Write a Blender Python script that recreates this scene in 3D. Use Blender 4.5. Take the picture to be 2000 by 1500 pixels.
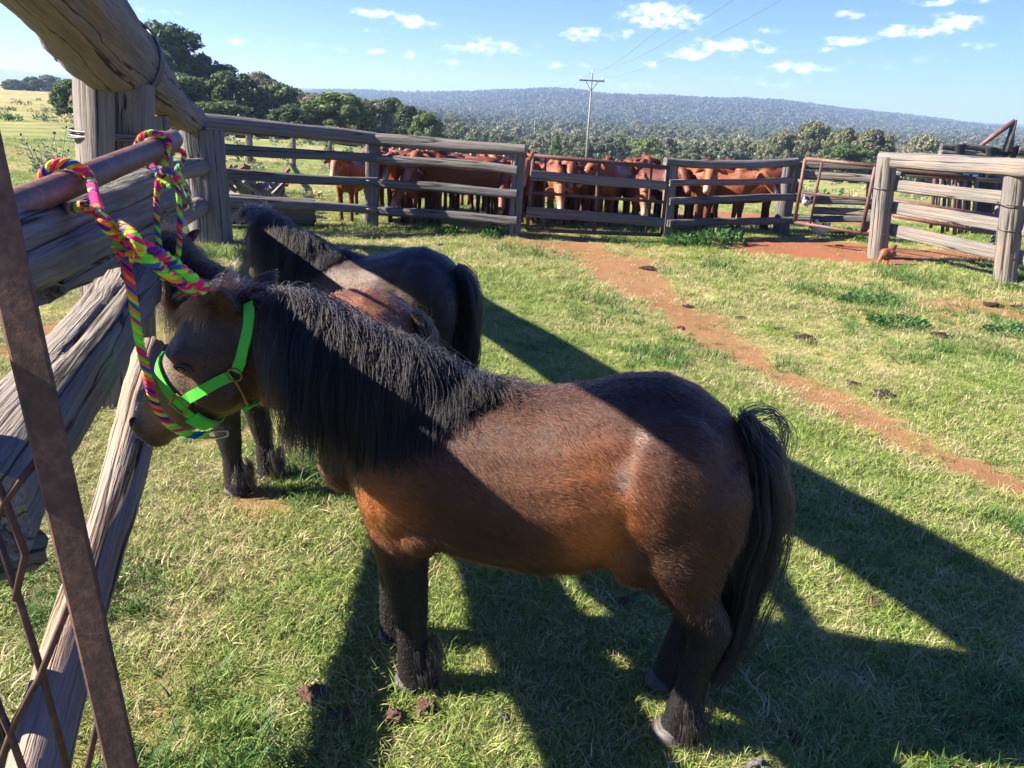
import bpy, bmesh, math, random
import numpy as np
from mathutils import Vector, Matrix, Quaternion, noise
from mathutils.bvhtree import BVHTree

for o in list(bpy.data.objects):
    bpy.data.objects.remove(o)
scene = bpy.context.scene
COL = scene.collection

# ------------------------------------------------------------------ camera
F, PITCH, ROLL, EYE = 1500.0, math.radians(20.0), math.radians(2.6), 1.7
_f = Vector((0, math.cos(PITCH), -math.sin(PITCH)))
_r0 = Vector((1, 0, 0)); _u0 = _r0.cross(_f)
_r = _r0 * math.cos(ROLL) + _u0 * math.sin(ROLL)
_u = -_r0 * math.sin(ROLL) + _u0 * math.cos(ROLL)
EYEP = Vector((0, 0, EYE))
cam_d = bpy.data.cameras.new('camera')
cam_d.sensor_width = 36.0; cam_d.lens = 36.0 * F / 2000.0
cam_d.clip_start = 0.05; cam_d.clip_end = 20000
cam = bpy.data.objects.new('camera', cam_d); COL.objects.link(cam)
cam.matrix_world = Matrix(((_r.x, _u.x, -_f.x, 0), (_r.y, _u.y, -_f.y, 0), (_r.z, _u.z, -_f.z, EYE), (0, 0, 0, 1)))
scene.camera = cam

# ------------------------------------------------------------------ sun, sky, exposure
SUN_EL = math.radians(33.0)
SHADOW_AZ = math.radians(2.0)
TO_SUN = Vector((-math.cos(SUN_EL) * math.cos(SHADOW_AZ), -math.cos(SUN_EL) * math.sin(SHADOW_AZ), math.sin(SUN_EL)))
sun_d = bpy.data.lights.new('sun', 'SUN'); sun_d.energy = 4.6; sun_d.angle = math.radians(0.53)
sun_d.color = (1.0, 0.92, 0.80)
sun = bpy.data.objects.new('sun', sun_d); COL.objects.link(sun)
sun.location = TO_SUN * 50
sun.rotation_euler = (-TO_SUN).to_track_quat('-Z', 'Y').to_euler()

world = bpy.data.worlds.new('World'); scene.world = world; world.use_nodes = True
wt = world.node_tree; wt.nodes.clear()
def N(tree, typ, **kw):
    n = tree.nodes.new(typ)
    for k, v in kw.items():
        if k in ('inp',):
            for kk, vv in v.items():
                n.inputs[kk].default_value = vv
        else:
            setattr(n, k, v)
    return n
def mathn(t, op, a, b=None, c=None, clamp=False):
    n = t.nodes.new('ShaderNodeMath'); n.operation = op; n.use_clamp = clamp
    for i, v in enumerate((a, b, c)):
        if v is None: continue
        if isinstance(v, (int, float)): n.inputs[i].default_value = v
        else: t.links.new(v, n.inputs[i])
    return n.outputs[0]
def mixc(t, fac, a, b, blend='MIX'):
    n = t.nodes.new('ShaderNodeMix'); n.data_type = 'RGBA'; n.blend_type = blend
    for sock, v in ((n.inputs[0], fac), (n.inputs[6], a), (n.inputs[7], b)):
        if isinstance(v, (int, float)): sock.default_value = v
        elif isinstance(v, (tuple, list)): sock.default_value = (*v[:3], 1)
        else: t.links.new(v, sock)
    return n.outputs[2]
def ramp(t, fac, stops):
    n = t.nodes.new('ShaderNodeValToRGB'); cr = n.color_ramp
    while len(cr.elements) < len(stops): cr.elements.new(0.5)
    for e, (p, c) in zip(cr.elements, stops):
        e.position = p; e.color = (*c[:3], 1) if isinstance(c, (tuple, list)) else (c, c, c, 1)
    if not isinstance(fac, (int, float)): t.links.new(fac, n.inputs[0])
    return n.outputs[0]

sky = N(wt, 'ShaderNodeTexSky', sky_type='NISHITA', sun_disc=False)
sky.sun_elevation = SUN_EL; sky.sun_rotation = math.radians(-90.0)
sky.altitude = 800; sky.air_density = 1.0; sky.dust_density = 0.0; sky.ozone_density = 3.0
world.cycles.sampling_method = 'MANUAL'; world.cycles.sample_map_resolution = 256
tc = N(wt, 'ShaderNodeTexCoord')
sep = N(wt, 'ShaderNodeSeparateXYZ'); wt.links.new(tc.outputs['Generated'], sep.inputs[0])
az = mathn(wt, 'ARCTAN2', sep.outputs[0], sep.outputs[1])       # 0 = straight ahead, + = right
el = mathn(wt, 'ARCSINE', sep.outputs[2])
azel = N(wt, 'ShaderNodeCombineXYZ'); wt.links.new(az, azel.inputs[0]); wt.links.new(el, azel.inputs[1])
# small fair-weather clouds: (azimuth deg, elevation deg, half width, half height, opacity)
def _ae(px, py):
    d = (_f + _r * ((px - 1000) / F) - _u * ((py - 750) / F)).normalized()
    return math.degrees(math.atan2(d.x, d.y)), math.degrees(math.asin(d.z))
CLOUDS = []
for cx, cy, hw, hh, op in ((1290, 32, 95, 26, 1.0), (735, 26, 60, 11, .8), (810, 42, 62, 13, .9), (950, 92, 105, 20, .75), (1152, 68, 78, 14, .8),
                           (1420, 92, 105, 18, .9), (1345, 108, 60, 12, .8), (1100, 128, 62, 10, .5), (1270, 127, 35, 10, .55), (1550, 132, 78, 14, .6),
                           (1660, 78, 55, 11, .85), (1770, 62, 50, 13, .9), (1858, 45, 50, 19, 1.0), (1665, 28, 40, 9, .7), (1840, 2, 75, 9, .7),
                           (460, 84, 32, 10, .5), (560, 84, 60, 8, .35), (690, 98, 75, 8, .5), (795, 108, 18, 10, .55), (300, 23, 85, 7, .45),
                           (880, 120, 60, 8, .4), (1010, 96, 40, 10, .5), (1230, 62, 40, 8, .4), (700, 60, 40, 6, .3), (1480, 60, 50, 8, .35), (1600, 100, 50, 8, .35), (1900, 90, 60, 8, .35), (800, 150, 100, 6, .18), (1480, 160, 150, 16, .3), (1200, 165, 120, 10, .22), (1750, 120, 160, 16, .22), (640, 130, 90, 6, .15)):
    a, e = _ae(cx, cy)
    CLOUDS.append((a, e, math.degrees(hw / F) * .86, math.degrees(hh / F) * .86, op))
# the rest of the sky carries the same scattered clouds
_rc = random.Random(5)
for k in range(26):
    a = _rc.choice((-1, 1)) * _rc.uniform(42, 178); e = _rc.uniform(2, 22)
    CLOUDS.append((a, e, _rc.uniform(2.2, 4.4), _rc.uniform(.4, .9), _rc.uniform(.4, 1)))
mx = None; shade = None
for (a, e, hw, hh, op) in CLOUDS:
    m = N(wt, 'ShaderNodeMapping', vector_type='POINT')
    m.inputs['Location'].default_value = (-math.radians(a) / math.radians(hw), -math.radians(e) / math.radians(hh), 0)
    m.inputs['Scale'].default_value = (1 / math.radians(hw), 1 / math.radians(hh), 0)
    wt.links.new(azel.outputs[0], m.inputs[0])
    ln = N(wt, 'ShaderNodeVectorMath', operation='LENGTH'); wt.links.new(m.outputs[0], ln.inputs[0])
    v = mathn(wt, 'MULTIPLY', mathn(wt, 'SUBTRACT', 1.25, ln.outputs['Value'], clamp=False), op)
    mx = v if mx is None else mathn(wt, 'MAXIMUM', mx, v)
cm = N(wt, 'ShaderNodeMapping'); cm.inputs['Scale'].default_value = (48, 84, 1); wt.links.new(azel.outputs[0], cm.inputs[0])
cn = N(wt, 'ShaderNodeTexNoise'); cn.inputs['Scale'].default_value = 1.0; cn.inputs['Detail'].default_value = 7; cn.inputs['Roughness'].default_value = .62
wt.links.new(cm.outputs[0], cn.inputs['Vector'])
cfac = mathn(wt, 'ADD', mx, mathn(wt, 'MULTIPLY', mathn(wt, 'SUBTRACT', cn.outputs['Fac'], .53), 4.4))
mr = N(wt, 'ShaderNodeMapRange', interpolation_type='SMOOTHSTEP'); mr.inputs['From Min'].default_value = -0.05; mr.inputs['From Max'].default_value = 1.35
wt.links.new(cfac, mr.inputs['Value'])
alpha = mathn(wt, 'MULTIPLY', mr.outputs[0], mathn(wt, 'MULTIPLY', mathn(wt, 'MAXIMUM', mx, 0.0), 2.6, clamp=True), clamp=True)
alpha = mathn(wt, 'MULTIPLY', alpha, .93)
ccol = mixc(wt, mathn(wt, 'MULTIPLY', mr.outputs[0], 1.0, clamp=True), (2.2, 2.7, 3.5), (3.8, 3.7, 3.6))
skyc = mixc(wt, 1.0, sky.outputs[0], (.158, .215, .455), 'MULTIPLY')   # clear deep-blue country air
skymix = mixc(wt, alpha, skyc, ccol)
bg = N(wt, 'ShaderNodeBackground'); bg.inputs['Strength'].default_value = 0.13
wt.links.new(skymix, bg.inputs['Color'])
wo = N(wt, 'ShaderNodeOutputWorld'); wt.links.new(bg.outputs[0], wo.inputs['Surface'])

vs = scene.view_settings
vs.view_transform = 'Standard'; vs.look = 'None'; vs.gamma = 1.0; vs.use_curve_mapping = False
vs.exposure = 2.15
scene.render.engine = 'CYCLES'
cy = scene.cycles
cy.use_denoising = True
cy.max_bounces = 6; cy.diffuse_bounces = 3; cy.glossy_bounces = 2; cy.transmission_bounces = 4; cy.transparent_max_bounces = 8; cy.volume_bounces = 0

# ------------------------------------------------------------------ helpers
def at(x, y, Y):
    d = _f + _r * ((x - 1000) / F) - _u * ((y - 750) / F)
    return EYEP + d * (Y / d.y)
def ray(x, y):
    return (_f + _r * ((x - 1000) / F) - _u * ((y - 750) / F)).normalized()
def gp(x, y, z=0.0):
    d = ray(x, y); return EYEP + d * ((z - EYE) / d.z)
def tag(o, label=None, cat=None, group=None, kind=None):
    if label: o['label'] = label
    if cat: o['category'] = cat
    if group: o['group'] = group
    if kind: o['kind'] = kind
    return o
def empty(name, loc=(0, 0, 0), label=None, cat=None, group=None):
    o = bpy.data.objects.new(name, None); COL.objects.link(o); o.location = loc
    o.empty_display_size = 0.1
    return tag(o, label, cat, group)
def link(name, me, mat=None, parent=None, smooth=True):
    """link a mesh given in world coordinates; under a parent its location is made relative"""
    o = bpy.data.objects.new(name, me); COL.objects.link(o)
    if mat is not None and len(me.materials) == 0: me.materials.append(mat)
    if parent is not None:
        o.parent = parent
        o.matrix_parent_inverse = (Matrix.Translation(parent.location) @ parent.rotation_euler.to_matrix().to_4x4()).inverted()
    if smooth and len(me.polygons):
        me.polygons.foreach_set('use_smooth', np.ones(len(me.polygons), dtype=bool))
    return o
def mesh(name, verts, faces):
    me = bpy.data.meshes.new(name)
    me.from_pydata([tuple(map(float, v)) for v in verts], [], faces); me.update()
    return me
def np_mesh(name, v, quads=None, tris=None):
    """fast mesh from numpy arrays"""
    me = bpy.data.meshes.new(name)
    v = np.asarray(v, dtype=np.float32); me.vertices.add(len(v)); me.vertices.foreach_set('co', v.ravel())
    idx = []; starts = []; n = 0
    if quads is not None and len(quads):
        q = np.asarray(quads, dtype=np.int32); idx.append(q.ravel()); starts.append(np.arange(len(q)) * 4); n = len(q) * 4
    if tris is not None and len(tris):
        t = np.asarray(tris, dtype=np.int32); idx.append(t.ravel()); starts.append(n + np.arange(len(t)) * 3)
    idx = np.concatenate(idx); starts = np.concatenate(starts)
    me.loops.add(len(idx)); me.loops.foreach_set('vertex_index', idx)
    me.polygons.add(len(starts)); me.polygons.foreach_set('loop_start', starts.astype(np.int32))
    me.update(calc_edges=True); me.validate()
    return me
def join_arrays(parts):
    vs_, qs = [], []; n = 0
    for v, q in parts:
        vs_.append(v); qs.append(np.asarray(q) + n); n += len(v)
    return np.concatenate(vs_), np.concatenate(qs)
def new_mat(name, base=(.5, .5, .5), rough=.8, spec=.3, metal=0.0):
    m = bpy.data.materials.new(name); m.use_nodes = True
    t = m.node_tree; b = t.nodes['Principled BSDF']
    b.inputs['Base Color'].default_value = (*base, 1); b.inputs['Roughness'].default_value = rough
    b.inputs['Specular IOR Level'].default_value = spec; b.inputs['Metallic'].default_value = metal
    return m, t, b
def tex_noise(t, vec=None, scale=5., detail=5., rough=.55, dist=0.):
    n = t.nodes.new('ShaderNodeTexNoise'); n.inputs['Scale'].default_value = scale; n.inputs['Detail'].default_value = detail
    n.inputs['Roughness'].default_value = rough; n.inputs['Distortion'].default_value = dist
    if vec is not None: t.links.new(vec, n.inputs['Vector'])
    return n.outputs['Fac']
def objco(t, scale=(1, 1, 1), which='Object'):
    c = t.nodes.new('ShaderNodeTexCoord'); m = t.nodes.new('ShaderNodeMapping'); m.inputs['Scale'].default_value = scale
    t.links.new(c.outputs[which], m.inputs[0]); return m.outputs[0]
def bump(t, b, h, strength=.4, dist=.01):
    n = t.nodes.new('ShaderNodeBump'); n.inputs['Strength'].default_value = strength; n.inputs['Distance'].default_value = dist
    t.links.new(h, n.inputs['Height']); t.links.new(n.outputs[0], b.inputs['Normal'])
def attr(t, name):
    a = t.nodes.new('ShaderNodeAttribute'); a.attribute_name = name; return a
def set_attr(me, name, arr, typ='FLOAT_COLOR', dom='POINT'):
    a = me.attributes.new(name, typ, dom); arr = np.asarray(arr, dtype=np.float32)
    if typ == 'FLOAT_COLOR':
        if arr.shape[1] == 3: arr = np.concatenate([arr, np.ones((len(arr), 1), np.float32)], 1)
        a.data.foreach_set('color', arr.ravel())
    elif typ == 'FLOAT_VECTOR': a.data.foreach_set('vector', arr.ravel())
    else: a.data.foreach_set('value', arr.ravel())
def sstep(a, b, x):
    t = np.clip((np.asarray(x, float) - a) / (b - a), 0, 1); return t * t * (3 - 2 * t)
# cheap vectorised value noise
_rng0 = np.random.RandomState(11); _TAB = _rng0.rand(256, 256)
def vnoise(x, y):
    x = np.asarray(x, float); y = np.asarray(y, float)
    xi = np.floor(x).astype(int); yi = np.floor(y).astype(int); fx = x - xi; fy = y - yi
    fx = fx * fx * (3 - 2 * fx); fy = fy * fy * (3 - 2 * fy)
    g = lambda i, j: _TAB[i & 255, j & 255]
    return (g(xi, yi) * (1 - fx) + g(xi + 1, yi) * fx) * (1 - fy) + (g(xi, yi + 1) * (1 - fx) + g(xi + 1, yi + 1) * fx) * fy
def fbm(x, y, o=4):
    s = 0; a = .5; n = 0
    for k in range(o):
        s = s + a * vnoise(x * 2 ** k + 17.3 * k, y * 2 ** k + 5.1 * k); n += a; a *= .5
    return s / n

# ------------------------------------------------------------------ ground
def terrain(x, y):
    x = np.asarray(x, float); y = np.asarray(y, float)
    r = np.maximum(y, 0.01); a = x / np.maximum(r, 8)
    slope = .03 + .033 * sstep(-.30, 0.0, a)
    z = -slope * np.clip(y - 12, 0, 260)
    left = sstep(-.40, -.56, a)
    zl = -.0025 * np.clip(y - 12, 0, 600) + .5 * np.sin(y * .035) * sstep(30, 80, y) * .4
    z = z * (1 - left) + zl * left
    z = np.maximum(z, -16) + np.where(y > 20, (fbm(x * .03, y * .03) - .5) * 1.2 * sstep(25, 120, y), 0)
    z = z + (fbm(x * .9, y * .9) - .5) * .05 * sstep(0.0, 6, np.abs(y) + np.abs(x) * .2)
    return z
def seg_dist(x, y, pts):
    best = np.full(np.shape(x), 1e9); rad = np.zeros(np.shape(x))
    for (ax_, ay_, ar), (bx_, by_, br) in zip(pts[:-1], pts[1:]):
        dx, dy = bx_ - ax_, by_ - ay_; L = dx * dx + dy * dy
        t = np.clip(((x - ax_) * dx + (y - ay_) * dy) / L, 0, 1)
        d = np.hypot(x - (ax_ + t * dx), y - (ay_ + t * dy)) / (ar + t * (br - ar))
        best = np.minimum(best, d)
    return best
TRACK = []
for cx, cy_, hw in ((1120, 478, 30), (1210, 520, 36), (1300, 582, 36), (1400, 660, 36), (1520, 735, 38), (1650, 802, 42), (1800, 872, 44), (2060, 985, 52), (2300, 1080, 60)):
    c = gp(cx, cy_); e = gp(cx, cy_ - hw); TRACK.append((c.x, c.y, (e - c).length * .43))
def dirt_mask(x, y):
    n = fbm(x * 2.3 + 3, y * 2.3) - .5; n2 = fbm(x * 9, y * 9 + 4) - .5
    m = sstep(1.10, .45, seg_dist(x, y, TRACK) + n * 1.3 + n2 * 1.2) * .72
    def blob(px, py, rx, ry, amt):
        c = gp(px, py); d = np.hypot((x - c.x) / rx, (y - c.y) / ry)
        return sstep(1.15, .55, d + n * 1.1 + n2 * .5) * amt
    for b in ((1610, 488, 1.7, .95, 1.1), (1770, 494, 1.8, .5, 1.0), (1150, 482, 1.5, .4, .5), (1960, 606, .95, .5, .6), (1230, 505, .6, .6, .25),
              (1870, 600, .7, .35, .35), (150, 660, .5, .6, .75), (240, 1390, .25, .3, .4), (500, 985, .2, .15, .5), (1940, 405, 3.0, 3.0, .4), (1500, 400, 2.6, 1.6, .9)):
        m = np.maximum(m, blob(*b))
    return m
def dry_mask(x, y):
    n = fbm(x * .55 + 9, y * .55 + 2, 4)
    m = sstep(.36, .62, n) * .75
    m = np.maximum(m, sstep(2.6, .9, seg_dist(x, y, TRACK)) * .8)
    far = sstep(30, 60, y) * sstep(-.35, -.5, x / np.maximum(y, 1))
    return np.clip(m + far * .55, 0, 1)
def axis(lo, hi, fine_lo, fine_hi, d, growth):
    a = list(np.arange(fine_lo, fine_hi + d * .5, d)); s = d; v = a[-1]
    while v < hi:
        s = min(s * growth, 160); v += s; a.append(v)
    s = d; v = a[0]; pre = []
    while v > lo:
        s = min(s * growth, 160); v -= s; pre.append(v)
    return np.array(pre[::-1] + a)
gx = axis(-3800, 3800, -7, 8, .06, 1.12); gy = axis(-60, 5200, 1.0, 14, .06, 1.09)
GX, GY = np.meshgrid(gx, gy); GZ = terrain(GX, GY)
ids = np.arange(GX.size).reshape(GX.shape)
quads = np.stack([ids[:-1, :-1], ids[:-1, 1:], ids[1:, 1:], ids[1:, :-1]], -1).reshape(-1, 4)
micro = (fbm(GX * 14, GY * 14, 3) - .5) * .016 * (GY < 15)
gme = np_mesh('ground', np.stack([GX, GY, GZ + micro], -1).reshape(-1, 3), quads)
dm = dirt_mask(GX, GY); dry = dry_mask(GX, GY)
set_attr(gme, 'cover', np.stack([dm, dry, np.zeros_like(dm)], -1).reshape(-1, 3))
gm, t, b = new_mat('ground_soil_and_turf', rough=.95, spec=.1)
cov = attr(t, 'cover'); sp = N(t, 'ShaderNodeSeparateColor'); t.links.new(cov.outputs['Color'], sp.inputs[0])
oc = objco(t)
n1 = tex_noise(t, oc, 1.7, 6); n2 = tex_noise(t, oc, 22, 6, .7); n3 = tex_noise(t, oc, .11, 4); n4 = tex_noise(t, oc, 90, 4, .7)
green = ramp(t, n2, [(.3, (.085, .125, .030)), (.5, (.17, .22, .058)), (.72, (.30, .31, .115))])
straw = ramp(t, n2, [(.3, (.17, .135, .055)), (.5, (.33, .27, .12)), (.72, (.44, .37, .19))])
turf = mixc(t, mathn(t, 'ADD', sp.outputs[1], mathn(t, 'MULTIPLY', mathn(t, 'SUBTRACT', n1, .5), 1.2), clamp=True), green, straw)
turf = mixc(t, mathn(t, 'MULTIPLY', mathn(t, 'SUBTRACT', n3, .42), 1.6, clamp=True), turf, (.16, .20, .045))
n5 = tex_noise(t, oc, .55, 6, .7)
turf = mixc(t, 1.0, turf, ramp(t, n5, [(.32, (.55, .58, .5)), (.5, (1., 1., 1.)), (.68, (1.35, 1.28, 1.15))]), 'MULTIPLY')
soil = ramp(t, n4, [(.28, (.14, .055, .028)), (.5, (.28, .112, .056)), (.75, (.38, .18, .10))])
dfac = mathn(t, 'ADD', sp.outputs[0], mathn(t, 'MULTIPLY', mathn(t, 'SUBTRACT', n2, .5), .5), clamp=True)
t.links.new(mixc(t, dfac, turf, soil), b.inputs['Base Color'])
bump(t, b, mathn(t, 'ADD', mathn(t, 'MULTIPLY', n2, .7), n4), .9, .02)
ground = link('ground', gme, gm); tag(ground, kind='structure')

# grass: blades in tufts, thick near the lens, thinning with distance
def instancer(name, pts, rots, scales, vidx, protos, kind='stuff', label=None, cat=None):
    me = bpy.data.meshes.new(name); me.vertices.add(len(pts)); me.vertices.foreach_set('co', np.asarray(pts, np.float32).ravel())
    set_attr(me, 'rot', rots, 'FLOAT_VECTOR'); set_attr(me, 'sca', scales, 'FLOAT_VECTOR')
    a = me.attributes.new('vi', 'INT', 'POINT'); a.data.foreach_set('value', np.asarray(vidx, np.int32))
    pc = bpy.data.collections.new(name + '_kinds')
    for i, (pme, pmat) in enumerate(protos):
        if not len(pme.materials): pme.materials.append(pmat)
        po = bpy.data.objects.new('%s_%02d' % (name, i), pme); pc.objects.link(po)
    o = bpy.data.objects.new(name, me); COL.objects.link(o)
    g = bpy.data.node_groups.new(name, 'GeometryNodeTree')
    g.interface.new_socket('Geometry', in_out='INPUT', socket_type='NodeSocketGeometry')
    g.interface.new_socket('Geometry', in_out='OUTPUT', socket_type='NodeSocketGeometry')
    gi = g.nodes.new('NodeGroupInput'); go = g.nodes.new('NodeGroupOutput')
    ci = g.nodes.new('GeometryNodeCollectionInfo'); ci.inputs['Collection'].default_value = pc
    ci.inputs['Separate Children'].default_value = True; ci.inputs['Reset Children'].default_value = True
    iop = g.nodes.new('GeometryNodeInstanceOnPoints'); iop.inputs['Pick Instance'].default_value = True
    def na(nm, dt):
        n = g.nodes.new('GeometryNodeInputNamedAttribute'); n.data_type = dt; n.inputs['Name'].default_value = nm; return n.outputs[0]
    g.links.new(gi.outputs[0], iop.inputs['Points']); g.links.new(ci.outputs[0], iop.inputs['Instance'])
    g.links.new(na('vi', 'INT'), iop.inputs['Instance Index'])
    e2r = g.nodes.new('FunctionNodeEulerToRotation'); g.links.new(na('rot', 'FLOAT_VECTOR'), e2r.inputs[0])
    g.links.new(e2r.outputs[0], iop.inputs['Rotation']); g.links.new(na('sca', 'FLOAT_VECTOR'), iop.inputs['Scale'])
    g.links.new(iop.outputs[0], go.inputs[0])
    md = o.modifiers.new('scatter', 'NODES'); md.node_group = g
    tag(o, label, cat, kind=kind)
    return o
def tuft(seed, blades, hgt, spread, lie, width):
    r = np.random.RandomState(seed); V = []; Q = []
    for i in range(blades):
        a = r.rand() * 6.283; rad = spread * math.sqrt(r.rand()); bx, by = rad * math.cos(a), rad * math.sin(a)
        da = r.rand() * 6.283; L = hgt * (.5 + r.rand() * .9); ln = lie * (.35 + r.rand())
        w = width * (.6 + .7 * r.rand()); px_, py_ = -math.sin(da) * w, math.cos(da) * w
        base = len(V)
        for k, tt in enumerate((0, .38, .72, 1.)):
            h = L * (tt - .42 * min(ln, 1.6) * tt * tt * .9); out = L * ln * tt * tt * .8 + L * .1 * tt
            ww = (1, .95, .65, .06)[k]
            x, y, z = bx + math.cos(da) * out, by + math.sin(da) * out, max(h, .002 + .01 * tt) - .004
            V += [(x - px_ * ww, y - py_ * ww, z), (x + px_ * ww, y + py_ * ww, z)]
        for k in range(3): Q.append((base + 2 * k, base + 2 * k + 1, base + 2 * k + 3, base + 2 * k + 2))
    return np_mesh('grass_tuft', np.array(V), np.array(Q))
def blade_mat(name, stops, trans=.35, rough=.55):
    m, t, b = new_mat(name, rough=rough, spec=.3)
    oi = t.nodes.new('ShaderNodeObjectInfo')
    geo = t.nodes.new('ShaderNodeNewGeometry')
    f = mathn(t, 'ADD', mathn(t, 'MULTIPLY', oi.outputs['Random'], .6), mathn(t, 'MULTIPLY', geo.outputs['Random Per Island'], .4))
    c = ramp(t, f, stops); t.links.new(c, b.inputs['Base Color'])
    tr = t.nodes.new('ShaderNodeBsdfTranslucent'); t.links.new(c, tr.inputs[0])
    ms = t.nodes.new('ShaderNodeMixShader'); ms.inputs[0].default_value = trans
    t.links.new(b.outputs[0], ms.inputs[1]); t.links.new(tr.outputs[0], ms.inputs[2])
    t.links.new(ms.outputs[0], t.nodes['Material Output'].inputs['Surface'])
    return m
M_green = blade_mat('grass_green', [(.0, (.085, .15, .022)), (.35, (.165, .25, .045)), (.7, (.27, .34, .08)), (1., (.42, .41, .15))])
M_straw = blade_mat('grass_straw', [(.0, (.22, .21, .075)), (.4, (.40, .34, .16)), (.75, (.54, .46, .26)), (1., (.62, .55, .36))], .25)
M_lush = blade_mat('grass_lush', [(.0, (.04, .10, .02)), (.6, (.08, .17, .035)), (1., (.15, .26, .06))])
protos = [(tuft(s, 24, .040, .055, 1.0, .0016), M_green) for s in range(4)] + [(tuft(10 + s, 22, .038, .06, 1.4, .0012), M_straw) for s in range(4)] \
       + [(tuft(20 + s, 18, .075, .05, .9, .0022), M_lush) for s in range(2)]
rg = np.random.RandomState(3)
P = []; 
for (y0, y1, dens) in ((.3, 1.15, 500), (1.15, 2.2, 1900), (2.2, 3.4, 1500), (3.4, 5, 950), (5, 7.5, 560), (7.5, 11, 330), (11, 16, 170), (16, 26, 60)):
    xl, xr = -.92 * y1 - 1.0, .92 * y1 + 1.0
    n = int((y1 - y0) * (xr - xl) * dens)
    x = rg.uniform(xl, xr, n); y = rg.uniform(y0, y1, n)
    k = np.abs(x) < .88 * y + .9; P.append(np.stack([x[k], y[k]], 1))
P = np.concatenate(P); x, y = P[:, 0], P[:, 1]
dmk = dirt_mask(x, y); clump = fbm(x * 6 + 40, y * 6, 3)
keep = rg.rand(len(x)) > np.clip(dmk * 1.25 - .02 + (clump < .36) * .35, 0, .97)
x, y, dmk, clump = x[keep], y[keep], dmk[keep], clump[keep]
dr = dry_mask(x, y); sel = rg.rand(len(x)); lushn = fbm(x * 1.3 + 70, y * 1.3 + 8, 3)
vi = np.where(sel < .22 + .44 * dr, rg.randint(4, 8, len(x)), rg.randint(0, 4, len(x)))
vi = np.where((lushn > .64) & (rg.rand(len(x)) < .22), rg.randint(8, 10, len(x)), vi)
s = rg.uniform(.55, 1.15, len(x)) * (.75 + .6 * clump) * (1 - .35 * dmk) * np.where(y > 7, 1.35, 1.0)
rot = np.stack([rg.normal(0, .18, len(x)), rg.normal(0, .18, len(x)), rg.uniform(0, 6.283, len(x))], 1)
grass = instancer('grass', np.stack([x, y, terrain(x, y) - .003], 1), rot, np.stack([s * 1.1, s * 1.1, s], 1), vi, protos, 'stuff', 'short mixed green and straw coloured grass over the yard', 'grass')

# ------------------------------------------------------------------ trees, woods and hills
def leaf_mat(name, dark, mid, light, trans=.3):
    m, t, b = new_mat(name, rough=.6, spec=.25)
    oi = t.nodes.new('ShaderNodeObjectInfo'); geo = t.nodes.new('ShaderNodeNewGeometry')
    f = mathn(t, 'ADD', mathn(t, 'MULTIPLY', geo.outputs['Random Per Island'], .55), mathn(t, 'MULTIPLY', oi.outputs['Random'], .45))
    c = ramp(t, f, [(0.05, dark), (.5, mid), (.95, light)]); t.links.new(c, b.inputs['Base Color'])
    tr = t.nodes.new('ShaderNodeBsdfTranslucent'); t.links.new(c, tr.inputs[0])
    ms = t.nodes.new('ShaderNodeMixShader'); ms.inputs[0].default_value = trans
    t.links.new(b.outputs[0], ms.inputs[1]); t.links.new(tr.outputs[0], ms.inputs[2])
    t.links.new(ms.outputs[0], t.nodes['Material Output'].inputs['Surface'])
    return m
L_dark = leaf_mat('leaf_dark_green', (.030, .055, .016), (.065, .105, .030), (.12, .17, .05))
L_mid = leaf_mat('leaf_mid_green', (.05, .08, .022), (.10, .15, .042), (.17, .22, .07))
L_gum = leaf_mat('leaf_grey_green', (.095, .105, .055), (.16, .168, .09), (.25, .245, .15))
L_far = leaf_mat('leaf_far_wood', (.045, .065, .035), (.085, .11, .058), (.14, .165, .09), .15)
M_bark, t, b = new_mat('bark', rough=.9, spec=.1)
nb = tex_noise(t, objco(t, (6, 6, 1.2)), 3, 5)
t.links.new(ramp(t, nb, [(.3, (.07, .055, .04)), (.7, (.24, .20, .16))]), b.inputs['Base Color'])

def crown_mesh(seed, n_clump, per, H, R, leaf, shape='round', low=.25):
    """leaf-sized faces gathered in clumps over an uneven crown; base of the tree at the origin"""
    r = np.random.RandomState(seed); V = []; 
    cs = []
    for i in range(n_clump):
        u = r.rand()
        z = low + (1 - low) * u
        if shape == 'round': w = math.sqrt(max(0., 1 - (2 * (z - low) / (1 - low) - .9) ** 2 / 1.25))
        elif shape == 'cone': w = (1 - u) ** .7 + .12
        else: w = .35 + .65 * math.sin(math.pi * min(1, u * .9 + .15))
        a = r.rand() * 6.283; rr = R * w * (.35 + .68 * r.rand() ** .5)
        cs.append((rr * math.cos(a), rr * math.sin(a), z * H, R * (.16 + .20 * r.rand())))
    cs = np.array(cs)
    k = np.repeat(np.arange(n_clump), per); n = len(k)
    d = r.normal(size=(n, 3)); d /= np.linalg.norm(d, axis=1)[:, None]
    rad = cs[k, 3] * (.55 + .55 * r.rand(n))
    c = cs[k, :3] + d * rad[:, None] * np.array([1, 1, .72])
    nrm = d + r.normal(0, .6, (n, 3)); nrm /= np.linalg.norm(nrm, axis=1)[:, None]
    tmp = r.normal(size=(n, 3)); ta = np.cross(nrm, tmp); ta /= np.linalg.norm(ta, axis=1)[:, None]; tb = np.cross(nrm, ta)
    s = leaf * (.6 + .8 * r.rand(n))[:, None]
    v = np.stack([c - ta * s, c - tb * s * .55, c + ta * s, c + tb * s * .55], 1).reshape(-1, 3)
    q = np.arange(n * 4).reshape(n, 4)
    return np_mesh('crown', v, q), cs
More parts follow.
